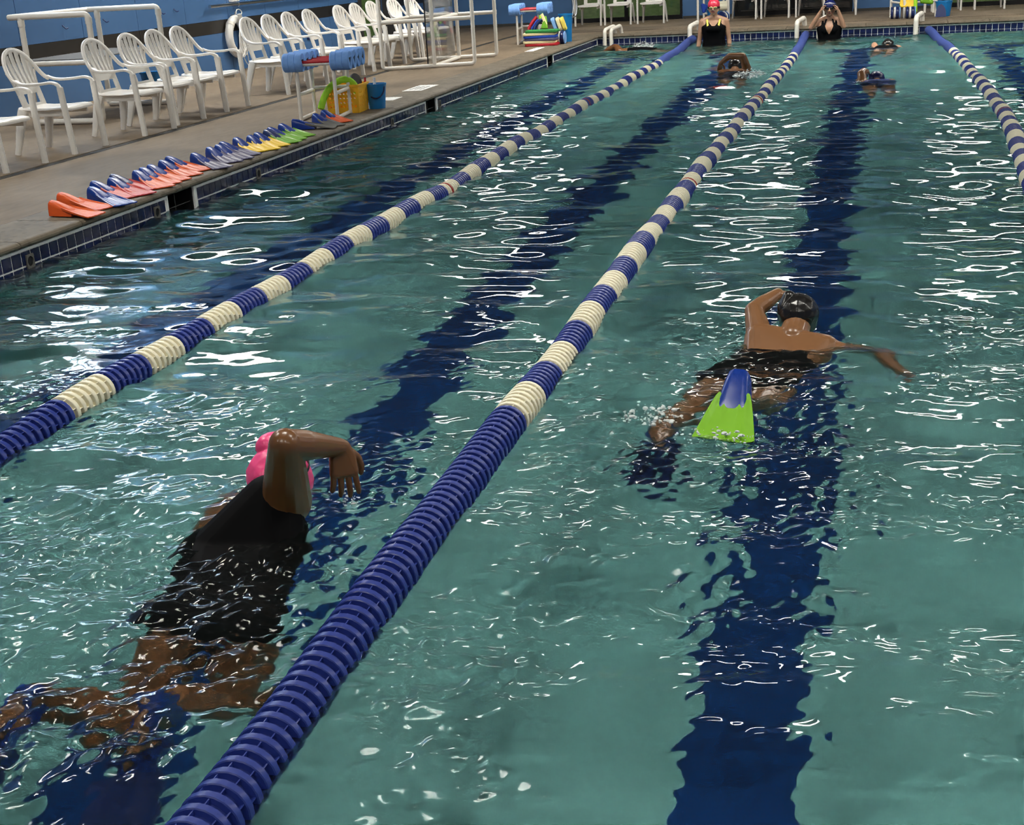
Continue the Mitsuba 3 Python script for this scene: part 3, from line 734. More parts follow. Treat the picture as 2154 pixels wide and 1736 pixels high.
def dumbbell_parts():
    foam = tri(manifold3d.Manifold.cylinder(.175, .083, .083, 26) - manifold3d.Manifold.cylinder(.06, .05, .05, 3).translate([0, 0, .13]))
    groove = None
    rings = [(.0, 0), (.074, 0), (.083, .009), (.083, .054), (.079, .058), (.083, .062), (.083, .112), (.079, .116), (.083, .120), (.083, .166), (.078, .175), (0, .175)]
    body = man(lathe(rings, 26)) - manifold3d.Manifold.cylinder(.06, .052, .052, 3).translate([0, 0, .125])
    b = tri(body)
    Rz = trimesh.transformations.rotation_matrix(PI / 2, [0, 1, 0])
    right = xf(b, trimesh.transformations.translation_matrix([.13, 0, 0]) @ Rz)
    left = xf(b, trimesh.transformations.translation_matrix([-.305, 0, 0]) @ Rz)
    plug = tri(manifold3d.Manifold.cylinder(.012, .0505, .0505, 3).translate([0, 0, .155]))
    plugs = [xf(plug, trimesh.transformations.translation_matrix([d, 0, 0]) @ Rz) for d in (.13, -.305)]
    h = trimesh.creation.cylinder(.0135, .27, sections=12); h.apply_transform(Rz)
    return [('foam_float', shape(right, 'm_foam', 35)), ('foam_float', shape(left, 'm_foam', 35)), ('end_hole', shape(plugs[0], 'm_black')), ('end_hole', shape(plugs[1], 'm_black')), ('handle', shape(h, 'm_red', 50))]
DUMB = dumbbell_parts()
def dumbbell(M, label, group):
    t = thing('foam_dumbbell', label, 'dumbbell', group)
    for n, p in DUMB: part(t, n, p, None, M=TW(M))
def rack(name, label, x, y, yaw, hgt, w=.68, d=.50):
    t = thing(name, label, 'rack')
    M0 = pose((x, y, DECK), yaw)
    r = .017
    P = lambda *q: [(M0 @ [*c, 1])[:3] for c in q]
    X = w / 2
    for yy in (0, d):
        for xx in (-X * .50, X * .50):
            part(t, 'leg', bentpipe(P((xx, yy, 0), (xx, yy, hgt)), r), 'm_pvc', 50)
            part(t, 'pipe_collar', xf(collar((xx, yy, hgt - .03), (0, 0, 1), r), M0), 'm_pvc', 50)
        part(t, 'top_rail', bentpipe(P((-X * .50, yy, hgt), (X * .50, yy, hgt)), r), 'm_pvc', 50)
    for xx in (-X * .50, X * .50):
        part(t, 'foot_rail', bentpipe(P((xx, 0, .02), (xx, d, .02)), r), 'm_pvc', 50)
        part(t, 'side_rail', bentpipe(P((xx, 0, hgt), (xx, d, hgt)), r), 'm_pvc', 50)
    part(t, 'shelf_rail', bentpipe(P((-X * .50, d, hgt * .5), (X * .50, d, hgt * .5)), r), 'm_pvc', 50)
    part(t, 'shelf_rail', bentpipe(P((-X * .50, 0, hgt * .47), (-X * .50, d, hgt * .47)), r), 'm_pvc', 50)
    part(t, 'shelf_rail', bentpipe(P((X * .50, 0, hgt * .47), (X * .50, d, hgt * .47)), r), 'm_pvc', 50)
    return M0
M0 = rack('pipe_rack', 'white pipe rack carrying four blue foam dumbbells beside the yellow crate', -4.895, 11.43, 8, .50)
for i, d in enumerate(('nearest of the four on the rack by the yellow crate', 'second of the four on the rack by the yellow crate', 'third of the four on the rack by the yellow crate', 'farthest of the four on the rack by the yellow crate')):
    dumbbell(M0 @ pose((.03 - .0 * i, -.01 + .172 * i, .50 + .02), 0, 0, 12 * i), 'blue foam dumbbell, ' + d, 'foam dumbbells on the near rack')
M1 = rack('pipe_rack', 'white pipe rack with blue dumbbells behind the stack of kickboards', -5.27, 20.75, 6, .50)
for i, d in enumerate(('nearest of the four on the rack behind the kickboards', 'second of the four on the rack behind the kickboards', 'third of the four on the rack behind the kickboards', 'farthest of the four on the rack behind the kickboards')):
    dumbbell(M1 @ pose((.02, -.01 + .172 * i, .52), 0, 0, 9 * i), 'blue foam dumbbell, ' + d, 'foam dumbbells on the far rack')

# crate, noodle, bucket beside the near rack
def crate():
    w, d, hh, th = .31, .36, .235, .006
    o = manifold3d.Manifold.hull_points(np.array([[sx * (w / 2 - q), sy * (d / 2 - q), z] for sx in (-1, 1) for sy in (-1, 1) for z, q in ((0, .012), (hh, 0))], np.float32))
    i = manifold3d.Manifold.hull_points(np.array([[sx * (w / 2 - q - th), sy * (d / 2 - q - th), z] for sx in (-1, 1) for sy in (-1, 1) for z, q in ((.006, .012), (hh + .01, 0))], np.float32))
    m = o - i
    holes = []
    for r_ in range(4):
        for c in range(8):
            if r_ in (1,) and c == 7: continue
            holes.append(manifold3d.Manifold.cylinder(.5, .0115, .0115, 14, True).rotate([90, 0, 0]).translate([-.115 + .033 * c, 0, .06 + .038 * r_]))
        for c in range(5):
            holes.append(manifold3d.Manifold.cylinder(.5, .010, .010, 10, True).rotate([0, 90, 0]).translate([0, -.12 + .06 * c, .06 + .038 * r_]))
    m = m - manifold3d.Manifold.batch_boolean(holes, manifold3d.OpType.Add)
    return tri(m)
t = thing('yellow_crate', 'yellow plastic crate with rows of round holes behind the white rack', 'crate')
MC = TW(pose((-4.875, 12.10, DECK + .001), 4) @ np.diag([1.06, .9, 1.06, 1]))
part(t, 'body', crate(), 'm_yellow', M=MC)
rimm = cat([box((-.162, s * .181 - .007, .228), (.162, s * .181 + .007, .246)) for s in (-1, 1)] + [box((s * .156 - .007, -.176, .228), (s * .156 + .007, .176, .246)) for s in (-1, 1)])
part(t, 'rim', rimm, 'm_yellow', M=MC)
solo('pool_noodle', tube([(-5.030, 11.80, .235), (-5.003, 11.84, .334), (-4.961, 11.87, .407), (-4.892, 11.90, .466), (-4.818, 11.93, .485), (-4.79, 11.97, .470), (-4.76, 12.00, .43), (-4.745, 12.02, .35)], .031, 14, 40), 'm_lime', 'lime green foam noodle bent over the white rack into the yellow crate', 'pool noodle', smooth=50)
solo('dark_paddle', xf(trimesh.creation.cylinder(.07, .02, sections=24), pose((-4.80, 12.16, .45), 0, 70, 20)), 'm_black', 'dark round paddle sticking out of the yellow crate', 'paddle', smooth=40)
solo('red_stick', tube([(-4.74, 12.22, .25), (-4.735, 12.24, .47)], .010, 8), 'm_red', 'thin red stick standing in the yellow crate', 'stick', smooth=50)
def bucket(x, y, r0, r1, hh, label, handle=True, mat='m_bucket', mz=None):
    t = thing('bucket', label, 'bucket', None)
    part(t, 'body', lathe([(0, .002), (r0, .002), (r1, hh - .02), (r1 + .006, hh - .02), (r1 + .006, hh), (r1 - .006, hh), (r0 - .006, .012), (0, .012)], 28), mat, 40, M=T().translate([x, y, DECK]))
    if handle:
        a = np.linspace(0, PI, 17)
        pts = [(x + math.cos(v) * (r1 + .008) * .94 + .03 * math.sin(v), y - math.cos(v) * (r1 + .008) * .3 - math.sin(v) * .06 - .05 * math.sin(v), DECK + hh - .03 - .10 * math.sin(v)) for v in a]
        part(t, 'handle', tube(pts, .007, 8), 'm_finnavy', 50, label='dark bail handle')
bucket(-4.665, 12.32, .078, .098, .235, 'bright blue bucket with dark handle beside the yellow crate')
solo('pvc_stub', bentpipe([(-4.68, 12.33, DECK + .03), (-4.682, 12.34, DECK + .29)], .013), 'm_white', 'short white pipe standing in the blue bucket by the crate', 'pipe', smooth=50)

# kickboards stacked in front of the far rack
def kickboard_mesh(w=.50, d=.30, th=.037):
    cs = manifold3d.CrossSection([[(-w / 2, -d / 2), (w / 2, -d / 2), (w / 2, d / 2), (-w / 2, d / 2)]]).offset(-.05, manifold3d.JoinType.Round, 2, 16).offset(.05, manifold3d.JoinType.Round, 2, 20)
    a = cs.offset(-.008, manifold3d.JoinType.Round, 2, 16)
    lay = [manifold3d.Manifold.extrude(a, th), manifold3d.Manifold.extrude(cs, th - .014).translate([0, 0, .007])]
    pts = np.vstack([tri(m).vertices for m in lay])
    return tri(manifold3d.Manifold.hull_points(pts.astype(np.float32)))
KB = {}
def kick(mat, M, label, group):
    if mat not in KB: KB[mat] = shape(kickboard_mesh(), mat, 30)
    return solo('kickboard', KB[mat], None, label, 'kickboard', group, M=TW(M))
for i, (m, d, dx, yw) in enumerate((('m_red', 'red foam kickboard at the bottom of the stack', .02, 3), ('m_cream', 'pale yellow foam kickboard second from the bottom of the stack', -.01, 5), ('m_finpurple', 'purple foam kickboard in the middle of the stack', .01, 2),
                              ('m_royal', 'dark blue foam kickboard in the middle of the stack', 0, 4), ('m_cream', 'pale yellow foam kickboard just below the green one', -.012, 6), ('m_green', 'green foam kickboard on top of the stack', .03, 3))):
    kick(m, pose((-4.98 + dx, 20.36, DECK + .002 + i * .0385), yw), d, 'kickboards in the stack')
# things on and around the far rack
zsh = .25
solo('pool_noodle', tube([(-5.23, 20.62, .40), (-5.17, 20.64, .50), (-5.10, 20.66, .58)], .026, 12, 12), 'm_red', 'short red foam noodle leaning in the far rack above the kickboards', 'pool noodle', smooth=50)
solo('pool_noodle', tube([(-5.17, 20.58, .405), (-5.12, 20.60, .47), (-5.07, 20.62, .54)], .024, 12, 12), 'm_royal', 'short dark blue foam noodle beside the red one in the far rack', 'pool noodle', smooth=50)
solo('pool_noodle', tube([(-5.12, 20.55, .40), (-5.09, 20.57, .47), (-5.02, 20.60, .53), (-4.96, 20.62, .55)], .028, 12, 16), 'm_finnavy', 'curved navy foam noodle leaning in the far rack', 'pool noodle', smooth=50)
solo('pool_noodle', tube([(-5.045, 20.66, .50), (-5.045, 20.68, .60)], .024, 12, 6), 'm_lime', 'stub of lime green noodle upright in the far rack', 'pool noodle', smooth=50)
solo('toy_float', tri(manifold3d.Manifold.batch_hull([manifold3d.Manifold.sphere(.02, 12).translate(q) for q in ((-5.0, 20.56, .42), (-4.93, 20.56, .42), (-4.96, 20.57, .50), (-4.95, 20.6, .57))])), 'm_fingreen', 'green foam float hanging in the far rack', 'float', smooth=50)
solo('belt', sweep(spline([(-5.01, 20.60, .62), (-4.97, 20.57, .54), (-4.94, 20.56, .46)], 12), superell(.05, .014, 10, 3), (0, -1, 0)), 'm_cream', 'cream foam belt hanging from the far rack', 'belt', smooth=50)
for i, (m, d, x) in enumerate((('m_lightblue', 'light blue rounded foam board leaning beside the far rack', -4.87), ('m_cream', 'cream rounded foam board between the blue and the olive ones', -4.80), ('m_strap', 'olive yellow rounded foam board leaning outermost beside the far rack', -4.74))):
    b = kickboard_mesh(.20, .30, .05)
    solo('foam_board', shape(b, m, 30), None, d, 'foam board', 'rounded boards by the far rack', M=TW(pose((x, 20.72 + .03 * i, .30 + .15), 10, 72, 0)))
solo('storage_bin', cat(lathe([(0, .0), (.085, 0), (.105, .40), (.115, .40), (.115, .42), (.098, .42), (.08, .012), (0, .012)], 24)), 'm_bucket', 'tall blue bin behind the striped foam weights', 'bin', smooth=40, M=T().translate([-4.74, 21.05, DECK]))
def weight(x, y, label, yaw=0, z=DECK):
    t = thing('foam_weight', label, 'foam weight', 'striped foam weights')
    M0 = pose((x, y, z + .095), yaw)
    Rz = trimesh.transformations.rotation_matrix(PI / 2, [0, 1, 0])
    for a, w, m in ((-.075, .04, 'm_finnavy'), (-.03, .03, 'm_white'), (.01, .05, 'm_finnavy'), (.05, .02, 'm_lightblue')):
        c = lathe([(0, -w / 2), (.085, -w / 2), (.094, -w / 2 + .008), (.094, w / 2 - .008), (.085, w / 2), (0, w / 2)], 22)
        part(t, 'foam_disc', xf(c, M0 @ trimesh.transformations.translation_matrix([a, 0, 0]) @ Rz), m, 40)
weight(-4.70, 20.55, 'navy and white striped foam weight in front of the tall blue bin')

# chrome grab rail beside the far chairs
t = thing('grab_rail', 'curved chrome handrail beside the left far chair', 'handrail')
for x in (0, .065):
    part(t, 'tube', bentpipe([(-5.55 + x, 24.5, DECK + .0), (-5.55 + x, 24.5, .37), (-5.40 + x, 24.55, .38), (-5.385 + x, 24.6, .55), (-5.44 + x, 24.62, .95)], .017, .06), 'm_steel', 50)

# rack behind the red-capped swimmer
t = thing('float_rack', 'white pole rack with white foam floats behind the red-capped swimmer', 'rack')
for x, y in ((-3.12, 24.45), (-3.12, 25.3), (-2.66, 24.9), (-2.74, 25.1)): part(t, 'pole', bentpipe([(x, y, DECK), (x, y, 1.2)], .02), 'm_pvc', 50)
part(t, 'cross_rail', bentpipe([(-3.12, 24.45, .62), (-3.12, 25.3, .62), (-2.74, 25.1, .62)], .018), 'm_pvc', 50)
part(t, 'cross_rail', bentpipe([(-3.12, 25.3, .30), (-2.74, 25.1, .30)], .018), 'm_pvc', 50)
solo('foam_roll', xf(lathe([(0, -.12), (.07, -.12), (.082, -.1), (.082, .1), (.07, .12), (0, .12)], 22), pose((-2.77, 24.85, .44), 10, 90)), 'm_whitefloat', 'white foam roll with yellow strap on the rack behind the red-capped swimmer', 'foam roll', smooth=40)
solo('strap_band', xf(lathe([(.078, -.02), (.087, -.02), (.087, .02), (.078, .02)], 22), pose((-2.81, 24.85, .44), 10, 90)), 'm_cream', 'yellow strap round the white foam roll', 'strap', smooth=40)
solo('foam_toy', tri(manifold3d.Manifold.batch_hull([manifold3d.Manifold.sphere(.03, 12).translate(q) for q in ((-3.06, 24.8, .36), (-3.02, 24.8, .44), (-3.08, 24.8, .47))])), 'm_royal', 'dark blue foam piece hanging on the rack left of the red-capped swimmer', 'float', smooth=50)
weight(-2.68, 24.55, 'dark striped foam weight standing right of the red-capped swimmer', 70)
bucket(-2.90, 24.85, .09, .11, .22, 'blue bucket half hidden behind the red-capped swimmer', False)

# rack at the far right with a yellow board
t = thing('float_rack', 'white pipe rack with a yellow board, standing right of the far dark window', 'rack')
for x, y in ((.15, 23.95), (.36, 23.62), (.86, 23.78), (.86, 24.9), (.72, 25.0)): part(t, 'pole', bentpipe([(x, y, DECK), (x, y, DECK + .75)], .022), 'm_pvc', 50)
part(t, 'cross_rail', bentpipe([(.15, 23.95, .42), (.36, 23.62, .40), (.86, 23.78, .42)], .018), 'm_pvc', 50)
part(t, 'cross_rail', bentpipe([(.15, 23.95, .75), (.36, 23.62, .75), (.86, 23.78, .75)], .018), 'm_pvc', 50)
solo('yellow_board', shape(kickboard_mesh(.26, .20, .04), 'm_finyellow', 30), None, 'yellow foam board lying in the far right rack', 'foam board', M=TW(pose((.42, 23.66, .42), -12, 0, 62)))
solo('pool_noodle', tube([(.53, 23.55, .27), (.53, 23.56, .52)], .030, 14), 'm_lime', 'lime green foam noodle upright in the far right rack', 'pool noodle', smooth=50)
solo('toy_float', tri(manifold3d.Manifold.batch_hull([manifold3d.Manifold.sphere(.035, 12).translate(q) for q in ((.63, 23.7, .42), (.78, 23.7, .40), (.70, 23.7, .47))])), 'm_fingreen', 'green foam float lying in the far right rack', 'float', smooth=50)
weight(.24, 23.55, 'left striped foam weight on the deck under the yellow board')
weight(.48, 23.50, 'right striped foam weight on the deck under the yellow board')
bucket(.98, 23.75, .10, .13, .24, 'blue bucket beside the far right rack', False)
solo('navy_board', xf(sweep([(0, 0, 0), (0, .03, 0)], np.array([(-.085, 0), (.085, 0), (.075, .10), (.05, .17), (0, .21), (-.05, .17), (-.075, .10)]), (0, 0, 1)), pose((.93, 23.52, DECK + .002), 0, 0, -16)), 'm_finnavy', 'navy rounded board leaning against the far right blue bucket', 'board')

# white pipe handholds at the far edge
def handhold(x, label, twin=0.0, back=.30):
    t = thing('pipe_handhold', label, 'pipe handhold', 'white pipe handholds on the far pool edge')
    for dx in ((0, twin) if twin else (0,)):
        part(t, 'pipe', bentpipe([(x + dx, PY1 - .075, -.45), (x + dx, PY1 - .075, .255), (x + dx + .09, PY1 + back, .30), (x + dx + .10, PY1 + back + .04, DECK)], .037 if not twin else .030, .06), 'm_pvc', 50)
handhold(-4.36, 'double white pipe handhold in the far left pool corner', .105)
handhold(-2.97, 'thick white pipe handhold left of the red-capped swimmer')
handhold(-1.28, 'white pipe handhold left of the middle lane rope')
handhold(-.94, 'white pipe handhold beside the swimmer holding her goggles')
handhold(.52, 'white pipe handhold left of the right-hand rope hook')

# life ring on the side wall
t = thing('life_ring', 'white life ring hung with its rope on the blue side wall', 'life ring')
MR = pose((WX0 + .045 + .075, 17.66, .63))
tor = trimesh.creation.torus(.235, .056, major_sections=40, minor_sections=16)
Ry = trimesh.transformations.rotation_matrix(PI / 2, [0, 1, 0])
part(t, 'ring', xf(tor, MR @ Ry), 'm_white', 50)
for a in (45, 135, 225, 315):
    c = math.radians(a)
    part(t, 'band', xf(trimesh.creation.annulus(.053, .060, .05, sections=20), MR @ pose((0, .235 * math.cos(c), .235 * math.sin(c))) @ trimesh.transformations.rotation_matrix(c + PI / 2 - PI / 2, [1, 0, 0])), 'm_pvc', 50)
rr = np.random.default_rng(5)
for i in range(5):
    a0 = rr.uniform(-.05, .05)
    lp = [(.075 + rr.uniform(-.01, .02), -.02 + a0, .30), (.09, .09 + a0, .12 + rr.uniform(-.05, .05)), (.085, .11 + a0, -.12), (.08, .02 + a0 * 2, -.24 + rr.uniform(-.04, .04)), (.08, -.05 + a0, -.05), (.085, -.03, .2), (.075, 0, .3)]
    part(t, 'rope_coil', tube([(MR @ [*q, 1])[:3] for q in lp], .008, 6, 40), 'm_white', 50)
part(t, 'rope_end', tube([(MR @ [*q, 1])[:3] for q in ((.07, .05, .28), (.06, .10, .33), (.05, .04, .36), (.04, -.03, .30))], .007, 6, 20), 'm_white', 50)
part(t, 'rope_tail', tube([(MR @ [*q, 1])[:3] for q in ((.07, .10, -.15), (.05, .17, -.28), (.06, .20, -.42), (.10, .28, -.455))], .007, 6, 24), 'm_white', 50)
part(t, 'rope_tail', tube([(MR @ [*q, 1])[:3] for q in ((.08, -.02, -.27), (.08, .05, -.37), (.1, .20, -.45), (.14, .34, -.455))], .007, 6, 24), 'm_white', 50)
part(t, 'hook', bentpipe([(WX0 + .055, 17.66, .92), (WX0 + .13, 17.66, .92), (WX0 + .13, 17.66, .96)], .008), 'm_steel', 50)
solo('throw_ball', trimesh.creation.icosphere(3, .048), 'm_white', 'white ball on the rope end on the deck below the life ring', 'ball', smooth=True, M=T().translate([WX0 + .13, 18.08, DECK + .048]))
# rescue pole with its bracket, wall box, hooks
t = thing('rescue_pole', 'long steel pole on wall brackets above the life ring', 'pole')
part(t, 'tube', bentpipe([(WX0 + .12, 16.95, 1.06), (WX0 + .12, 21.3, 1.06)], .022), 'm_steel', 50)
for y in (17.8, 20.6): part(t, 'bracket', bentpipe([(WX0 + .04, y, 1.03), (WX0 + .13, y, 1.03), (WX0 + .15, y, 1.07)], .01), 'm_steel', 50)
solo('wall_box', rbox((WX0 + .045, 17.68, 1.09), (WX0 + .10, 17.92, 1.30), .008), 'm_white', 'white box on the blue wall above the life ring', 'box')
for y, z, d in ((13.55, 1.0, 'above the left end of the pipe stand'), (14.4, 1.02, 'above the middle of the pipe stand'), (15.75, 1.04, 'left of the steel pole'), (16.1, 1.05, 'just left of the end of the steel pole')):
    solo('wall_hook', bentpipe([(WX0 + .045, y, z + .03), (WX0 + .085, y, z - .01), (WX0 + .095, y + .03, z + .0)], .006), 'm_finnavy', 'small dark hook on the blue wall ' + d, 'hook', 'hooks on the side wall', smooth=50)
solo('hose_hanger', bentpipe([(WX0 + .06, 20.5, .78), (WX0 + .06, 20.25, .42), (WX0 + .06, 20.75, .40), (WX0 + .06, 20.5, .78)], .012), 'm_finnavy', 'dark blue triangular hanger on the wall behind the chairs past the life ring', 'hanger', smooth=50)
# door in the side wall far along, seen between chair backs
dk = struct('door_1', box((WX0 + .045, 22.6, DECK), (WX0 + .075, 24.6, 2.25)), 'm_darkgrey', label='dark door far along the side wall')
part(dk, 'door_pane', box((WX0 + .075, 22.7, DECK + .1), (WX0 + .08, 23.55, 2.1)), 'm_turf')
part(dk, 'door_stile', box((WX0 + .075, 23.62, DECK), (WX0 + .09, 23.68, 2.2)), 'm_steel')

# depth markers set in the deck
mk = np.random.default_rng(2)
for (x, y, w, l, d) in ((-4.86, 14.22, .22, .62, 'white marker plate on the deck past the blue bucket'), (-4.84, 13.15, .18, .30, 'small white marker plate beside the blue bucket'), (-4.88, 19.55, .12, .75, 'white marker strip on the deck before the kickboards')):
    t = thing('deck_marker', d, 'marker')
    part(t, 'plate', box((x - w / 2, y - l / 2, DECK), (x + w / 2, y + l / 2, DECK + .004)), 'm_white')
    if l > .5 and w > .2:
        part(t, 'worn_print', cat([box((x - .07 + .055 * i, y - .20 + .02 * (i % 2), DECK + .004), (x - .05 + .055 * i, y + .16, DECK + .0046)) for i in range(3)]), 'm_fingrey')
# ---------------------------------------------------------------- people
MF = manifold3d.Manifold
def S(p, r, n=20): return MF.sphere(r, n).translate(list(map(float, p)))
def hull(*prs, n=20): return MF.batch_hull([S(p, r, n) for p, r in prs])
def chain(pts, n=20): return [hull(a, b, n=n) for a, b in zip(pts[:-1], pts[1:])]
def soft(parts, edge=.012, it=14):
    m = MF.batch_boolean(parts, manifold3d.OpType.Add).simplify(.0006).refine_to_length(edge)
    t = tri(m)
    t = trimesh.Trimesh(t.vertices, t.faces, process=True)
    if it:
        v0 = t.vertices.copy()
        trimesh.smoothing.filter_taubin(t, .5, .53, it)
        d = np.linalg.norm(t.vertices - v0, axis=1)
        bad = ~(d < .02)
        if bad.any(): v = t.vertices.copy(); v[bad] = v0[bad]; t.vertices = v
    return t
def union(parts): return MF.batch_boolean(parts, manifold3d.OpType.Add)
def hand(wrist, d, palm, side=1, s=1.0, curl=.25, spread=.10):
    """wrist point, pointing direction d, palm normal; side = +1 when the thumb leaves towards cross(d, palm)"""
    d = d / np.linalg.norm(d); palm = palm - d * (palm @ d); palm /= np.linalg.norm(palm)
    lat = np.cross(d, palm) * side
    P = lambda a, b, c: wrist + s * (a * d + b * lat + c * palm)
    out = [hull((P(0, .012, 0), .019 * s), (P(0, -.012, 0), .019 * s), (P(.078, .030, 0), .013 * s), (P(.074, -.030, 0), .012 * s), (P(.03, .03, 0), .013 * s), n=14)]
    for i, (o, l) in enumerate(((.029, .072), (.010, .080), (-.010, .075), (-.029, .058))):
        a = spread * (1.5 - i)
        dd = d * math.cos(a) + lat * math.sin(a)
        p = [P(.070, o, 0)]
        c = curl * (1 + .25 * i)
        for k, f in enumerate((.45, .32, .23)):
            cc = c * (k + 1)
            p.append(p[-1] + s * l * f * (dd * math.cos(cc) + palm * math.sin(cc)))
        out += chain([(q, r * s) for q, r in zip(p, (.0098, .0090, .0083, .0072))], 12)
    t0 = P(.018, .028, .006)
    t1, t2, t3 = P(.042, .052, .014), P(.068, .060, .022), P(.088, .058, .030)
    out += chain([(t0, .014 * s), (t1, .0115 * s), (t2, .0098 * s), (t3, .008 * s)], 12)
    return out

# ---- swimmer with the pink cap, stroking with the right arm
t = thing('person', 'swimmer in pink cap and black suit lifting a bent arm, in the near lane', 'person', None)
ax = V3(-.16, .985, 0); rt = V3(.985, .16, 0)
shR, shL = V3(-1.595, 3.215, .060), V3(-1.825, 3.205, -.10)
elb, wr = V3(-1.515, 3.085, .285), V3(-1.446, 3.285, .205)
head = V3(-1.705, 3.415, .055)
chest = V3(-1.690, 3.10, -.095); waist = V3(-1.655, 2.93, -.125); hip = V3(-1.60, 2.74, -.150)
hipR, hipL = hip + rt * .075, hip - rt * .08
kneeR, kneeL = V3(-1.475, 2.58, -.42), V3(-1.70, 2.46, -.40)
ankR, ankL = V3(-1.58, 2.38, -.17), V3(-1.86, 2.33, -.13)
torso = [hull((shR - rt * .03, .075), (shL + rt * .03, .075), (chest + rt * .085, .095), (chest - rt * .085, .095)),
         hull((chest + rt * .085, .095), (chest - rt * .085, .095), (waist + rt * .07, .085), (waist - rt * .07, .085)),
         hull((waist + rt * .07, .085), (waist - rt * .07, .085), (hip + rt * .085, .098), (hip - rt * .09, .098))]
arm = [hull((shR, .073), ((shR + elb) / 2, .060)), hull(((shR + elb) / 2, .060), (elb, .045)), hull((elb, .043), (elb + (wr - elb) * .35, .043)), hull((elb + (wr - elb) * .35, .043), (wr, .026))]
hd = hand(wr, V3(.05, -.06, -.30), V3(-.50, .60, -.2), 1, 1.0, .13, .09)
larm = chain([(shL, .062), (V3(-1.90, 3.40, -.16), .046), (V3(-1.88, 3.62, -.25), .036), (V3(-1.86, 3.70, -.28), .026)])
lh = hand(V3(-1.86, 3.70, -.28), V3(.05, .9, -.3), V3(0, -.3, -1), -1, .95, .15)
legs = [hull((hipR, .095), ((hipR + kneeR) / 2, .078)), hull(((hipR + kneeR) / 2, .078), (kneeR, .056)), hull((kneeR, .054), (kneeR * .6 + ankR * .4, .053)), hull((kneeR * .6 + ankR * .4, .053), (ankR, .033)),
        hull((hipL, .095), ((hipL + kneeL) / 2, .078)), hull(((hipL + kneeL) / 2, .078), (kneeL, .056)), hull((kneeL, .054), (kneeL * .6 + ankL * .4, .053)), hull((kneeL * .6 + ankL * .4, .053), (ankL, .033)),
        hull((ankR, .034), (ankR + V3(.02, -.13, -.07), .024)), hull((ankL, .034), (ankL + V3(-.02, -.13, -.05), .024))]
headm = [hull((head, .080), (head + V3(0, .03, -.05), .072), (head + V3(0, .07, -.085), .045)), hull((head + V3(0, -.03, -.03), .058), (V3(-1.715, 3.24, .0), .062))]
face = [hull((head + V3(.02, .1, -.06), .012), (head + V3(.02, .115, -.08), .013))]
part(t, 'body', soft(torso + arm + hd + larm + lh + legs + headm + face, .0085, 10), 'm_skindark', True)
sc_ = .007
suit = union([hull((shR - rt * .015 + V3(0, -.03, -.035), .072), (shR - rt * .05, .078), (shL + rt * .05, .078), (chest + rt * .096, .105), (chest - rt * .088, .103)),
              hull((chest + rt * .088, .103), (chest - rt * .088, .103), (waist + rt * .072, .092), (waist - rt * .072, .092)),
              hull((waist + rt * .072, .092), (waist - rt * .072, .092), (hip + rt * .086, .106), (hip - rt * .092, .106))])
suit = suit - hull((shR + V3(.005, .005, .045), .060), (shR * .5 + elb * .5, .062)) - hull((shR * .5 + elb * .5, .062), (elb, .05)) - hull((shL - rt * .03, .07), (V3(-1.90, 3.38, -.16), .075)) - hull((head, .085), (V3(-1.715, 3.27, .03), .075)) - hull((hipR + V3(.06, -.16, -.16), .10), (kneeR, .10)) - hull((hipL + V3(-.06, -.18, -.16), .10), (kneeL, .10))
part(t, 'swimsuit', soft([suit], .010, 8), 'm_suit', True, label='black swimsuit')
cap = union([hull((head + V3(0, -.005, .008), .0905), (head + V3(.005, .02, -.03), .086), (head + V3(-.012, -.02, .0), .084)), hull((head + V3(-.03, .015, .085), .042), (head + V3(-.005, .05, .075), .046), (head + V3(.0, .02, .06), .05))])
capm = soft([cap], .007, 4)
v = capm.vertices
wr_ = meshkit.fbm(v * 22, 3, 3) - .5
capm.vertices = v + capm.vertex_normals * (wr_ * .010)[:, None]
part(t, 'swim_cap', capm, 'm_pinkcap', True, label='bright pink swim cap with a hair bun inside')
hc = head + V3(0, -.005, 0)
strap = [hc + V3(.0915 * math.cos(a) * 1.0, -.0 + .0915 * math.sin(a), .018 * math.sin(a + .4) + .012) for a in np.linspace(0, 2 * PI, 41)[:-1]]
part(t, 'goggle_strap', sweep(np.array(strap), superell(.003, .012, 8), (0, 0, 1), closed=True), 'm_black', label='black goggle strap')
def swim_fin_at(t, foot, tip, up, pm, bm, s=1.0):
    d = tip - foot; L = np.linalg.norm(d); d = d / L
    z = up - d * (up @ d); z /= np.linalg.norm(z)
    y = np.cross(z, d)
    M = np.eye(4); M[:3, 0], M[:3, 1], M[:3, 2] = d * L / .44, y * s, z * s; M[:3, 3] = foot - z * .035
    k = part(t, 'swim_fin', fin_shape('p', pm), None, M=TW(M)); part(k, 'blade', fin_shape('b', bm), None, M=TW(M))
swim_fin_at(t, ankR + V3(.0, .03, -.01), ankR + V3(.05, -.36, -.30), V3(.1, -.5, .8), 'm_finblue', 'm_finnavy', 1.05)
swim_fin_at(t, ankL + V3(0, .03, -.01), ankL + V3(-.05, -.38, -.24), V3(-.1, -.3, 1), 'm_finblue', 'm_finnavy', 1.05)

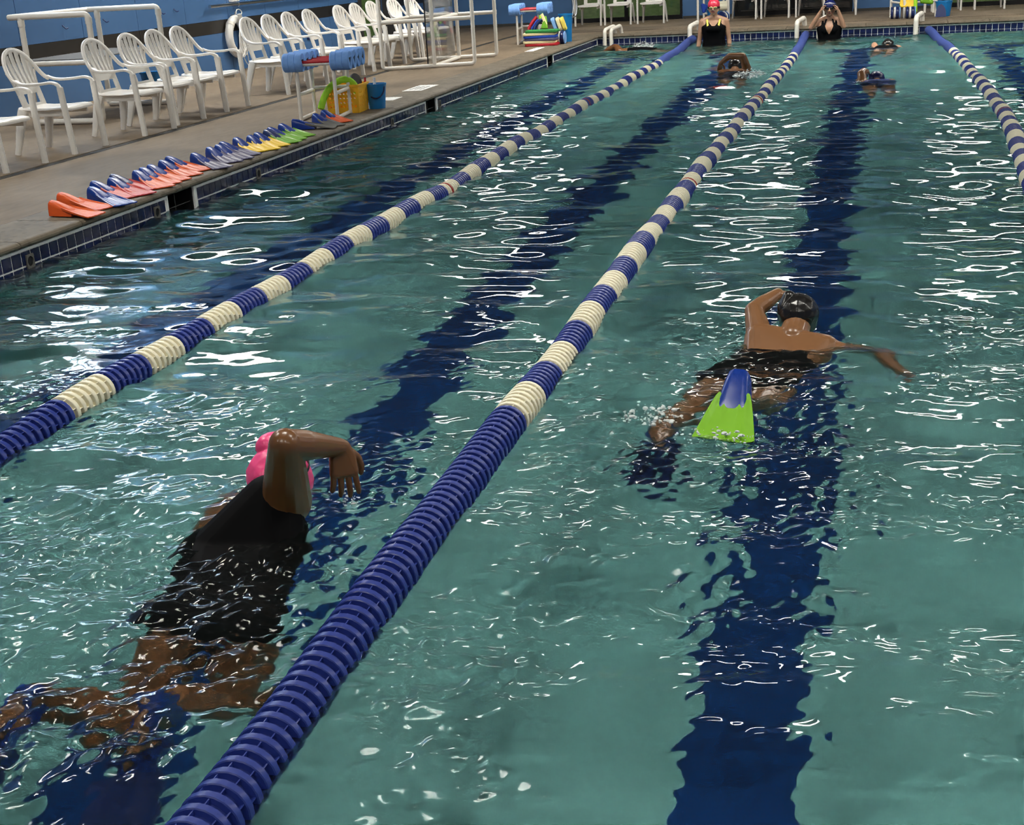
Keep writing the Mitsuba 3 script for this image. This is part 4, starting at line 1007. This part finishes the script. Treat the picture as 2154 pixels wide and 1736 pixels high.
# ---- swimmer with the black cap
t = thing('person', 'swimmer in black cap and black suit with one fin raised, in the middle lane', 'person')
head = V3(-.285, 5.325, .062)
shL, shR = V3(-.425, 5.215, -.015), V3(-.175, 5.165, -.040)
rt = V3(.98, -.12, 0)
chest = V3(-.320, 5.09, -.100); waist = V3(-.375, 4.95, -.108); hip = V3(-.44, 4.79, -.112)
hipR, hipL = hip + V3(.085, .03, -.02), hip - V3(.08, .0, .03)
kneeR, ankR = V3(-.335, 4.60, -.20), V3(-.425, 4.43, .0)
kneeL, ankL = V3(-.60, 4.52, -.16), V3(-.67, 4.24, -.10)
elb, wr = V3(-.462, 5.33, .075), V3(-.375, 5.455, .115)
torso = [hull((shR, .066), (shL, .066), (chest + rt * .09, .085), (chest - rt * .09, .085)),
         hull((chest + rt * .09, .085), (chest - rt * .09, .085), (waist + rt * .07, .08), (waist - rt * .07, .08)),
         hull((waist + rt * .07, .08), (waist - rt * .07, .08), (hip + rt * .09, .095), (hip - rt * .09, .095))]
arms = chain([(shL, .058), ((shL + elb) / 2, .048), (elb, .037), (elb * .6 + wr * .4, .036), (wr, .024)]) + hand(wr, V3(.75, .5, -.28), V3(.2, .2, -.9), 1, .9, .22, .05)
rel, rw = V3(.03, 5.16, -.10), V3(.12, 5.03, -.20)
arms += chain([(shR, .058), ((shR + rel) / 2, .048), (rel, .037), (rel * .6 + rw * .4, .036), (rw, .024)]) + hand(rw, V3(.3, -.6, -.5), V3(-.9, -.2, .2), 1, .9, .15, .1)
legs = chain([(hipR, .092), ((hipR + kneeR) / 2, .075), (kneeR, .054), (kneeR * .6 + ankR * .4, .052), (ankR, .034), (ankR + V3(-.005, -.13, .0), .024)])
legs += chain([(hipL, .092), ((hipL + kneeL) / 2, .075), (kneeL, .054), (kneeL * .6 + ankL * .4, .052), (ankL, .034), (ankL + V3(0, -.12, -.05), .024)])
headm = [hull((head, .076), (head + V3(0, .04, -.05), .066), (head + V3(0, .06, -.09), .042)), hull((head + V3(0, -.03, -.03), .054), (V3(-.298, 5.20, .0), .060))]
part(t, 'body', soft(torso + arms + legs + headm, .009, 10), 'm_skintan', True)
suit = union([hull((chest + rt * .10 + V3(0, .065, 0), .090), (chest - rt * .10 + V3(0, .065, 0), .090), (waist + rt * .073, .088), (waist - rt * .073, .088)),
              hull((waist + rt * .073, .088), (waist - rt * .073, .088), (hip + rt * .092, .103), (hip - rt * .092, .103))])
suit = suit - hull((hipR + V3(.02, -.17, -.10), .10), (kneeR, .10)) - hull((hipL + V3(-.03, -.17, -.10), .10), (kneeL, .10))
part(t, 'swimsuit', soft([suit], .010, 8), 'm_suit', True, label='black swimsuit')
cap = union([hull((head + V3(0, 0, .006), .084), (head + V3(.0, .03, -.035), .076)), hull((head + V3(-.042, -.012, .030), .040), (head + V3(-.036, .0, .072), .028), (head + V3(-.03, .04, .04), .04))])
capm = soft([cap], .006, 4)
part(t, 'swim_cap', capm, 'm_blackcap', True, label='glossy black swim cap with a raised fold')
swim_fin_at(t, V3(-.428, 4.385, .065), V3(-.448, 4.035, .012), V3(.03, .30, .95), 'm_finblue', 'm_fingreen', 1.05)
swim_fin_at(t, ankL + V3(0, .04, .0), ankL + V3(-.03, -.20, -.38), V3(0, -.8, .5), 'm_finblue', 'm_finnavy', 1.0)

# ---- woman in the red cap standing at the far wall
def standing(t, x, y, crown, armsfn, suitfn, skin='m_skinfair'):
    """faces -y; heights from the crown downwards"""
    Z = lambda d: crown - d
    h0 = V3(x, y, Z(.115))
    fl = fz(y) + .02
    hz = Z(.80)
    P = lambda a, b, d: V3(x + a, y + b, Z(d))
    headm = [hull((P(0, .012, .095), .083), (P(0, -.020, .125), .074), (P(0, .03, .105), .078)), hull((P(0, -.02, .13), .070), (P(0, -.042, .215), .032)), hull((P(.035, -.02, .165), .042), (P(-.035, -.02, .165), .042), (P(0, -.038, .212), .036)),
             hull((P(0, -.094, .125), .009), (P(0, -.108, .160), .013)), hull((P(.014, -.092, .165), .010), (P(-.014, -.092, .165), .010)),
             hull((P(.018, -.082, .190), .008), (P(-.018, -.082, .190), .008)), hull((P(0, .02, .17), .052), (P(0, .03, .30), .054)),
             hull((P(.084, .015, .13), .012), (P(.084, .018, .155), .010)), hull((P(-.084, .015, .13), .012), (P(-.084, .018, .155), .010))]
    torso = [hull((P(0, .03, .27), .052), (P(.15, .03, .325), .05), (P(-.15, .03, .325), .05)),
             hull((P(.15, .03, .325), .05), (P(-.15, .03, .325), .05), (P(.10, .01, .43), .085), (P(-.10, .01, .43), .085)),
             hull((P(.10, .01, .43), .085), (P(-.10, .01, .43), .085), (P(.075, .02, .60), .082), (P(-.075, .02, .60), .082)),
             hull((P(.075, .02, .60), .082), (P(-.075, .02, .60), .082), (P(.095, .03, .76), .095), (P(-.095, .03, .76), .095)),
             hull((P(.065, -.055, .44), .055), (P(.06, -.02, .40), .05)), hull((P(-.065, -.055, .44), .055), (P(-.06, -.02, .40), .05))]
    legs = []
    for s in (-1, 1):
        k, a = V3(x + s * .10, y + .02, (hz + fl) / 2 + .03), V3(x + s * .11, y + .03, fl + .06)
        legs += chain([(P(s * .09, .03, .78), .092), ((P(s * .09, .03, .78) + k) / 2, .074), (k, .052), (k * .6 + a * .4, .052), (a, .035)]) + [hull((a + V3(0, .03, -.03), .03), (a + V3(s * .02, -.15, -.045), .018), (a + V3(s * .02, -.09, -.03), .026))]
    part(t, 'body', soft(headm + torso + armsfn(P) + legs, .011, 7), skin, True)
    s_ = [hull((P(.100, .012, .43), .092), (P(-.100, .012, .43), .092), (P(.077, .02, .60), .089), (P(-.077, .02, .60), .089)),
          hull((P(.077, .02, .60), .089), (P(-.077, .02, .60), .089), (P(.096, .03, .76), .102), (P(-.096, .03, .76), .102)),
          hull((P(.066, -.057, .44), .061), (P(.06, -.02, .41), .06)), hull((P(-.066, -.057, .44), .061), (P(-.06, -.02, .41), .06)), hull((P(.065, -.057, .44), .06), (P(-.065, -.057, .44), .06)), hull((P(.092, .012, .43), .090), (P(-.092, .012, .43), .090), (P(.082, .012, .345), .058), (P(-.082, .012, .345), .058))]
    part(t, 'swimsuit', soft([suitfn(union(s_), P)], .011, 5), 'm_suit', True, label='black swimsuit')
    return P
t = thing('person', 'woman in red swim cap and mirrored goggles standing waist deep at the far wall', 'person')
def arms1(P):
    out = []
    for s in (-1, 1):
        out += chain([(P(s * .178, .03, .335), .052), (P(s * .205, .03, .48), .043), (P(s * .228, .035, .61), .036), (P(s * .238, .01, .70), .035), (P(s * .235, -.02, .82), .024)])
        out += hand(P(s * .235, -.02, .82), V3(-s * .05, -.1, -1), V3(-s, 0, 0), s, .9, .15, .06)
    return out
P = standing(t, -2.48, 21.34, .700, arms1, lambda m, P: m - hull((P(.036, -.11, .30), .055), (P(-.036, -.11, .30), .055), (P(0, -.10, .350), .05), (P(.036, .05, .30), .055), (P(-.036, .05, .30), .055), (P(0, .02, .350), .05)) - hull((P(.165, .02, .33), .066), (P(.19, .02, .26), .07)) - hull((P(-.165, .02, .33), .066), (P(-.19, .02, .26), .07)) - hull((P(.06, .03, .26), .07), (P(-.06, .03, .26), .07)))
for s in (-1, 1):
    part(t, 'strap', sweep(spline([P(s * .075, -.098, .415), P(s * .088, -.070, .365), P(s * .098, -.012, .295), P(s * .092, .05, .285)], 12), superell(.006, .030, 8), np.array([[s * .7, -.5, .6]] * 12) if False else (1, 0, 0)), 'm_strap', 50, label='yellow shoulder strap')
cap = hull((P(0, .012, .088), .0925), (P(0, -.008, .092), .088), (P(0, .035, .10), .085)).trim_by_plane([0, .42, .9], float(np.dot([0, .42, .9], P(0, -.08, .112))))
part(t, 'swim_cap', soft([cap], .009, 2), 'm_redcap', True, label='red swim cap')
for s in (-1, 1):
    part(t, 'goggle_lens', xf(trimesh.creation.icosphere(2, 1), np.diag([.029, .014, .019, 1])).apply_translation(P(s * .034, -.097, .128)), 'm_mirror', True, label='mirrored goggle lens')
part(t, 'goggle_band', sweep(np.array([P(0, .005, .128) + [.093 * math.cos(a), .100 * math.sin(a), 0] for a in np.linspace(0, 2 * PI, 33)[:-1]]), superell(.004, .026, 8), (0, 0, 1), closed=True), 'm_black', label='black goggle band')
part(t, 'lips', tri(hull((P(.02, -.088, .190), .007), (P(-.02, -.088, .190), .007))), 'm_lips', 50)

t = thing('person', 'woman in striped dark cap holding her goggles with both hands at the far wall', 'person')
def arms2(P):
    out = []
    for s, ex, hx in ((-1, -.275, -.098), (1, .215, .098)):
        e, w = P(ex, -.05, .40), P(hx * 1.35, -.10, .165)
        out += chain([(P(s * .165, .02, .318), .052), ((P(s * .165, .02, .318) + e) / 2, .045), (e, .037), (e * .6 + w * .4, .036), (w, .025)])
        out += hand(w, V3(-s * .35, -.02, .95), V3(-s * .9, .1, -.3), s, .85, .35, .05)
    return out
P = standing(t, -.77, 21.9, .585, arms2, lambda m, P: m - hull((P(0, -.14, .50), .016), (P(.045, -.11, .31), .042), (P(-.045, -.11, .31), .042), (P(0, -.02, .48), .012), (P(.045, .02, .31), .042), (P(-.045, .02, .31), .042)) - hull((P(.165, .02, .34), .07), (P(.19, .02, .26), .07)) - hull((P(-.165, .02, .34), .07), (P(-.19, .02, .26), .07)) - hull((P(.06, .03, .27), .075), (P(-.06, .03, .27), .075)))
for s in (-1, 1):
    part(t, 'strap', sweep(spline([P(s * .085, -.088, .42), P(s * .070, -.070, .36), P(s * .045, -.02, .285), P(s * .03, .06, .27)], 12), superell(.006, .026, 8), (1, 0, 0)), 'm_suit', 50)
cap = hull((P(0, .012, .088), .0925), (P(0, -.008, .092), .088), (P(0, .035, .10), .085)).trim_by_plane([0, .42, .9], float(np.dot([0, .42, .9], P(0, -.08, .105))))
part(t, 'swim_cap', soft([cap], .009, 2), 'm_navycap', True, label='dark swim cap')
for dz in (.04, .065):
    part(t, 'cap_stripe', sweep(np.array([P(.1 * math.sin(a) * .90, .012 - .1 * math.cos(a) * .92, dz + .02 * abs(a)) for a in np.linspace(-.9, .9, 15)]), superell(.006, .010, 8), (0, 0, 1)), 'm_white', 50, label='white stripe on the cap')
for s in (-1, 1):
    part(t, 'goggle_lens', xf(trimesh.creation.icosphere(2, 1), np.diag([.028, .014, .018, 1])).apply_translation(P(s * .034, -.098, .120)), 'm_black', True, label='dark goggle lens')
part(t, 'goggle_band', sweep(np.array([P(0, .005, .118) + [.093 * math.cos(a), .100 * math.sin(a), 0] for a in np.linspace(0, 2 * PI, 33)[:-1]]), superell(.004, .018, 8), (0, 0, 1), closed=True), 'm_black', label='black goggle band')
part(t, 'lips', tri(hull((P(.02, -.088, .190), .007), (P(-.02, -.088, .190), .007))), 'm_lips', 50)

# ---- distant swimmers
def far_swimmer(label, x, y, yaw, skin, capm_, suit_m, arm=None, dz=-.05, fins=None, roll=0):
    t = thing('person', label, 'person')
    M = pose((x, y, dz), yaw, 0, roll)       # local: head towards +y, face down
    L = lambda *q: (M @ [*q, 1])[:3]
    torso = [hull((L(.15, 0, 0), .07), (L(-.15, 0, 0), .07), (L(.09, -.18, -.01), .09), (L(-.09, -.18, -.01), .09)),
             hull((L(.09, -.18, -.01), .09), (L(-.09, -.18, -.01), .09), (L(.08, -.5, -.03), .095), (L(-.08, -.5, -.03), .095))]
    head = [hull((L(0, .20, .05), .08), (L(0, .24, -.01), .07), (L(0, .26, -.05), .045)), hull((L(0, .14, .02), .055), (L(0, .0, .0), .06))]
    legs = []
    for s, kz in ((-1, -.12), (1, -.22)):
        legs += chain([(L(s * .08, -.5, -.04), .09), (L(s * .09, -.72, kz * .7 - .05), .075), (L(s * .09, -.93, kz), .052), (L(s * .09, -1.12, kz * .8), .05), (L(s * .09, -1.32, kz * .5), .034), (L(s * .09, -1.46, kz * .6 - .03), .024)])
    arms = chain([(L(-.17, 0, -.02), .055), (L(-.22, .20, -.10), .045), (L(-.20, .42, -.16), .035), (L(-.19, .5, -.18), .025)]) + hand(L(-.19, .5, -.18), M[:3, :3] @ V3(0, 1, -.2), M[:3, :3] @ V3(0, -.2, -1), -1, .9, .15) if arm != 'left' else []
    if arm:
        p = [L(*q) for q in arm['pts']]
        arms += chain(list(zip(p, (.058, .048, .042, .038, .026)))) + hand(p[-1], M[:3, :3] @ V3(*arm['dir']), M[:3, :3] @ V3(*arm['palm']), arm.get('side', 1), .9, .2)
    part(t, 'body', soft(torso + head + legs + arms, .013, 7), skin, True)
    if capm_: part(t, 'swim_cap', soft([hull((L(0, .20, .055), .088), (L(0, .24, .0), .078))], .011, 3), capm_, True)
    if suit_m:
        sm = union([hull((L(.092, -.15, -.01), .096), (L(-.092, -.15, -.01), .096), (L(.082, -.5, -.03), .102), (L(-.082, -.5, -.03), .102))])
        part(t, 'swimsuit', soft([sm], .013, 4), suit_m, True)
    if fins:
        for s, tip in fins[2:]:
            f0 = L(s * .09, -1.26, .03)
            swim_fin_at(t, f0, L(*tip), V3(0, -.25, 1), fins[0], fins[1])
    return t
far_swimmer('distant brown-skinned swimmer with a bent raised arm and a red and blue fin', -1.72, 16.95, 4, 'm_skindark', 'm_blackcap', 'm_suit',
            {'pts': ((.15, 0, .06), (.13, -.03, .15), (.10, -.03, .235), (-.06, .02, .225), (-.17, .08, .12)), 'dir': (-.2, .3, -1), 'palm': (.3, -.5, 0), 'side': -1}, -.04, ('m_finblue', 'm_finred', (-1, (-.13, -1.55, .13))), 12)
far_swimmer('distant swimmer in navy cap and suit with a raised orange-brown arm, right lane side', -.02, 15.35, 2, 'm_skintan', 'm_navycap', 'm_finnavy',
            {'pts': ((-.16, 0, .04), (-.16, .03, .09), (-.17, .05, .13), (-.14, .10, .15), (-.11, .16, .14)), 'dir': (0, 1, -.3), 'palm': (0, -.3, -1)}, -.06, None, 0)
far_swimmer('distant swimmer in black cap, mostly under water near the far wall', .09, 20.1, -4, 'm_skinfair', 'm_blackcap', 'm_suit',
            {'pts': ((-.16, 0, .02), (-.17, .04, .05), (-.18, .10, .07), (-.16, .2, .03), (-.15, .3, -.03)), 'dir': (0, 1, -.3), 'palm': (0, -.3, -1)}, -.06)
far_swimmer('distant dark-capped swimmer splashing in the far left corner', -3.86, 21.35, 65, 'm_skindark', 'm_finnavy', 'm_suit',
            {'pts': ((-.16, 0, .03), (-.12, .08, .09), (-.10, .14, .10), (-.12, .24, .06), (-.15, .34, .0)), 'dir': (0, 1, -.3), 'palm': (0, -.3, -1)}, -.05)

# ---------------------------------------------------------------- splashes
def splash(label, x, y, rx, ry, hgt, n, seed, size=.012):
    r = np.random.default_rng(seed)
    ms = []
    base = trimesh.creation.icosphere(1, 1.0)
    for i in range(n):
        a, q = r.uniform(0, 2 * PI), math.sqrt(r.uniform())
        px, py = x + math.cos(a) * q * rx, y + math.sin(a) * q * ry
        z = abs(r.normal(0, .5)) * hgt * (1 - q * .7)
        s = size * math.exp(r.normal(-.5, .55))
        ms.append(xf(base, pose((px, py, z), r.uniform(0, 360)) @ np.diag([s * r.uniform(.7, 1.9), s * r.uniform(.7, 1.6), s * r.uniform(.5, 1.1), 1])))
    k = solo('splash', cat(ms), 'm_splash', label, 'splash', smooth=True)
    labels[k]['kind'] = 'stuff'
splash('white spray beside the distant brown-skinned swimmer', -1.47, 16.3, .20, .32, .09, 330, 1, .0075)
splash('white spray over the swimmer in the far left corner', -3.62, 21.6, .18, .28, .12, 240, 2, .0085)
splash('foam and droplets round the raised green fin', -.46, 4.03, .15, .08, .022, 90, 3, .0036)
splash('droplets under the hand of the pink-capped swimmer', -1.46, 3.36, .025, .03, .10, 40, 4, .003)
splash('foam behind the distant swimmer in the navy cap', -.08, 15.1, .2, .2, .03, 90, 6, .006)
splash('white splash over the left foot of the black-capped swimmer', -.70, 4.20, .11, .10, .05, 150, 9, .0045)
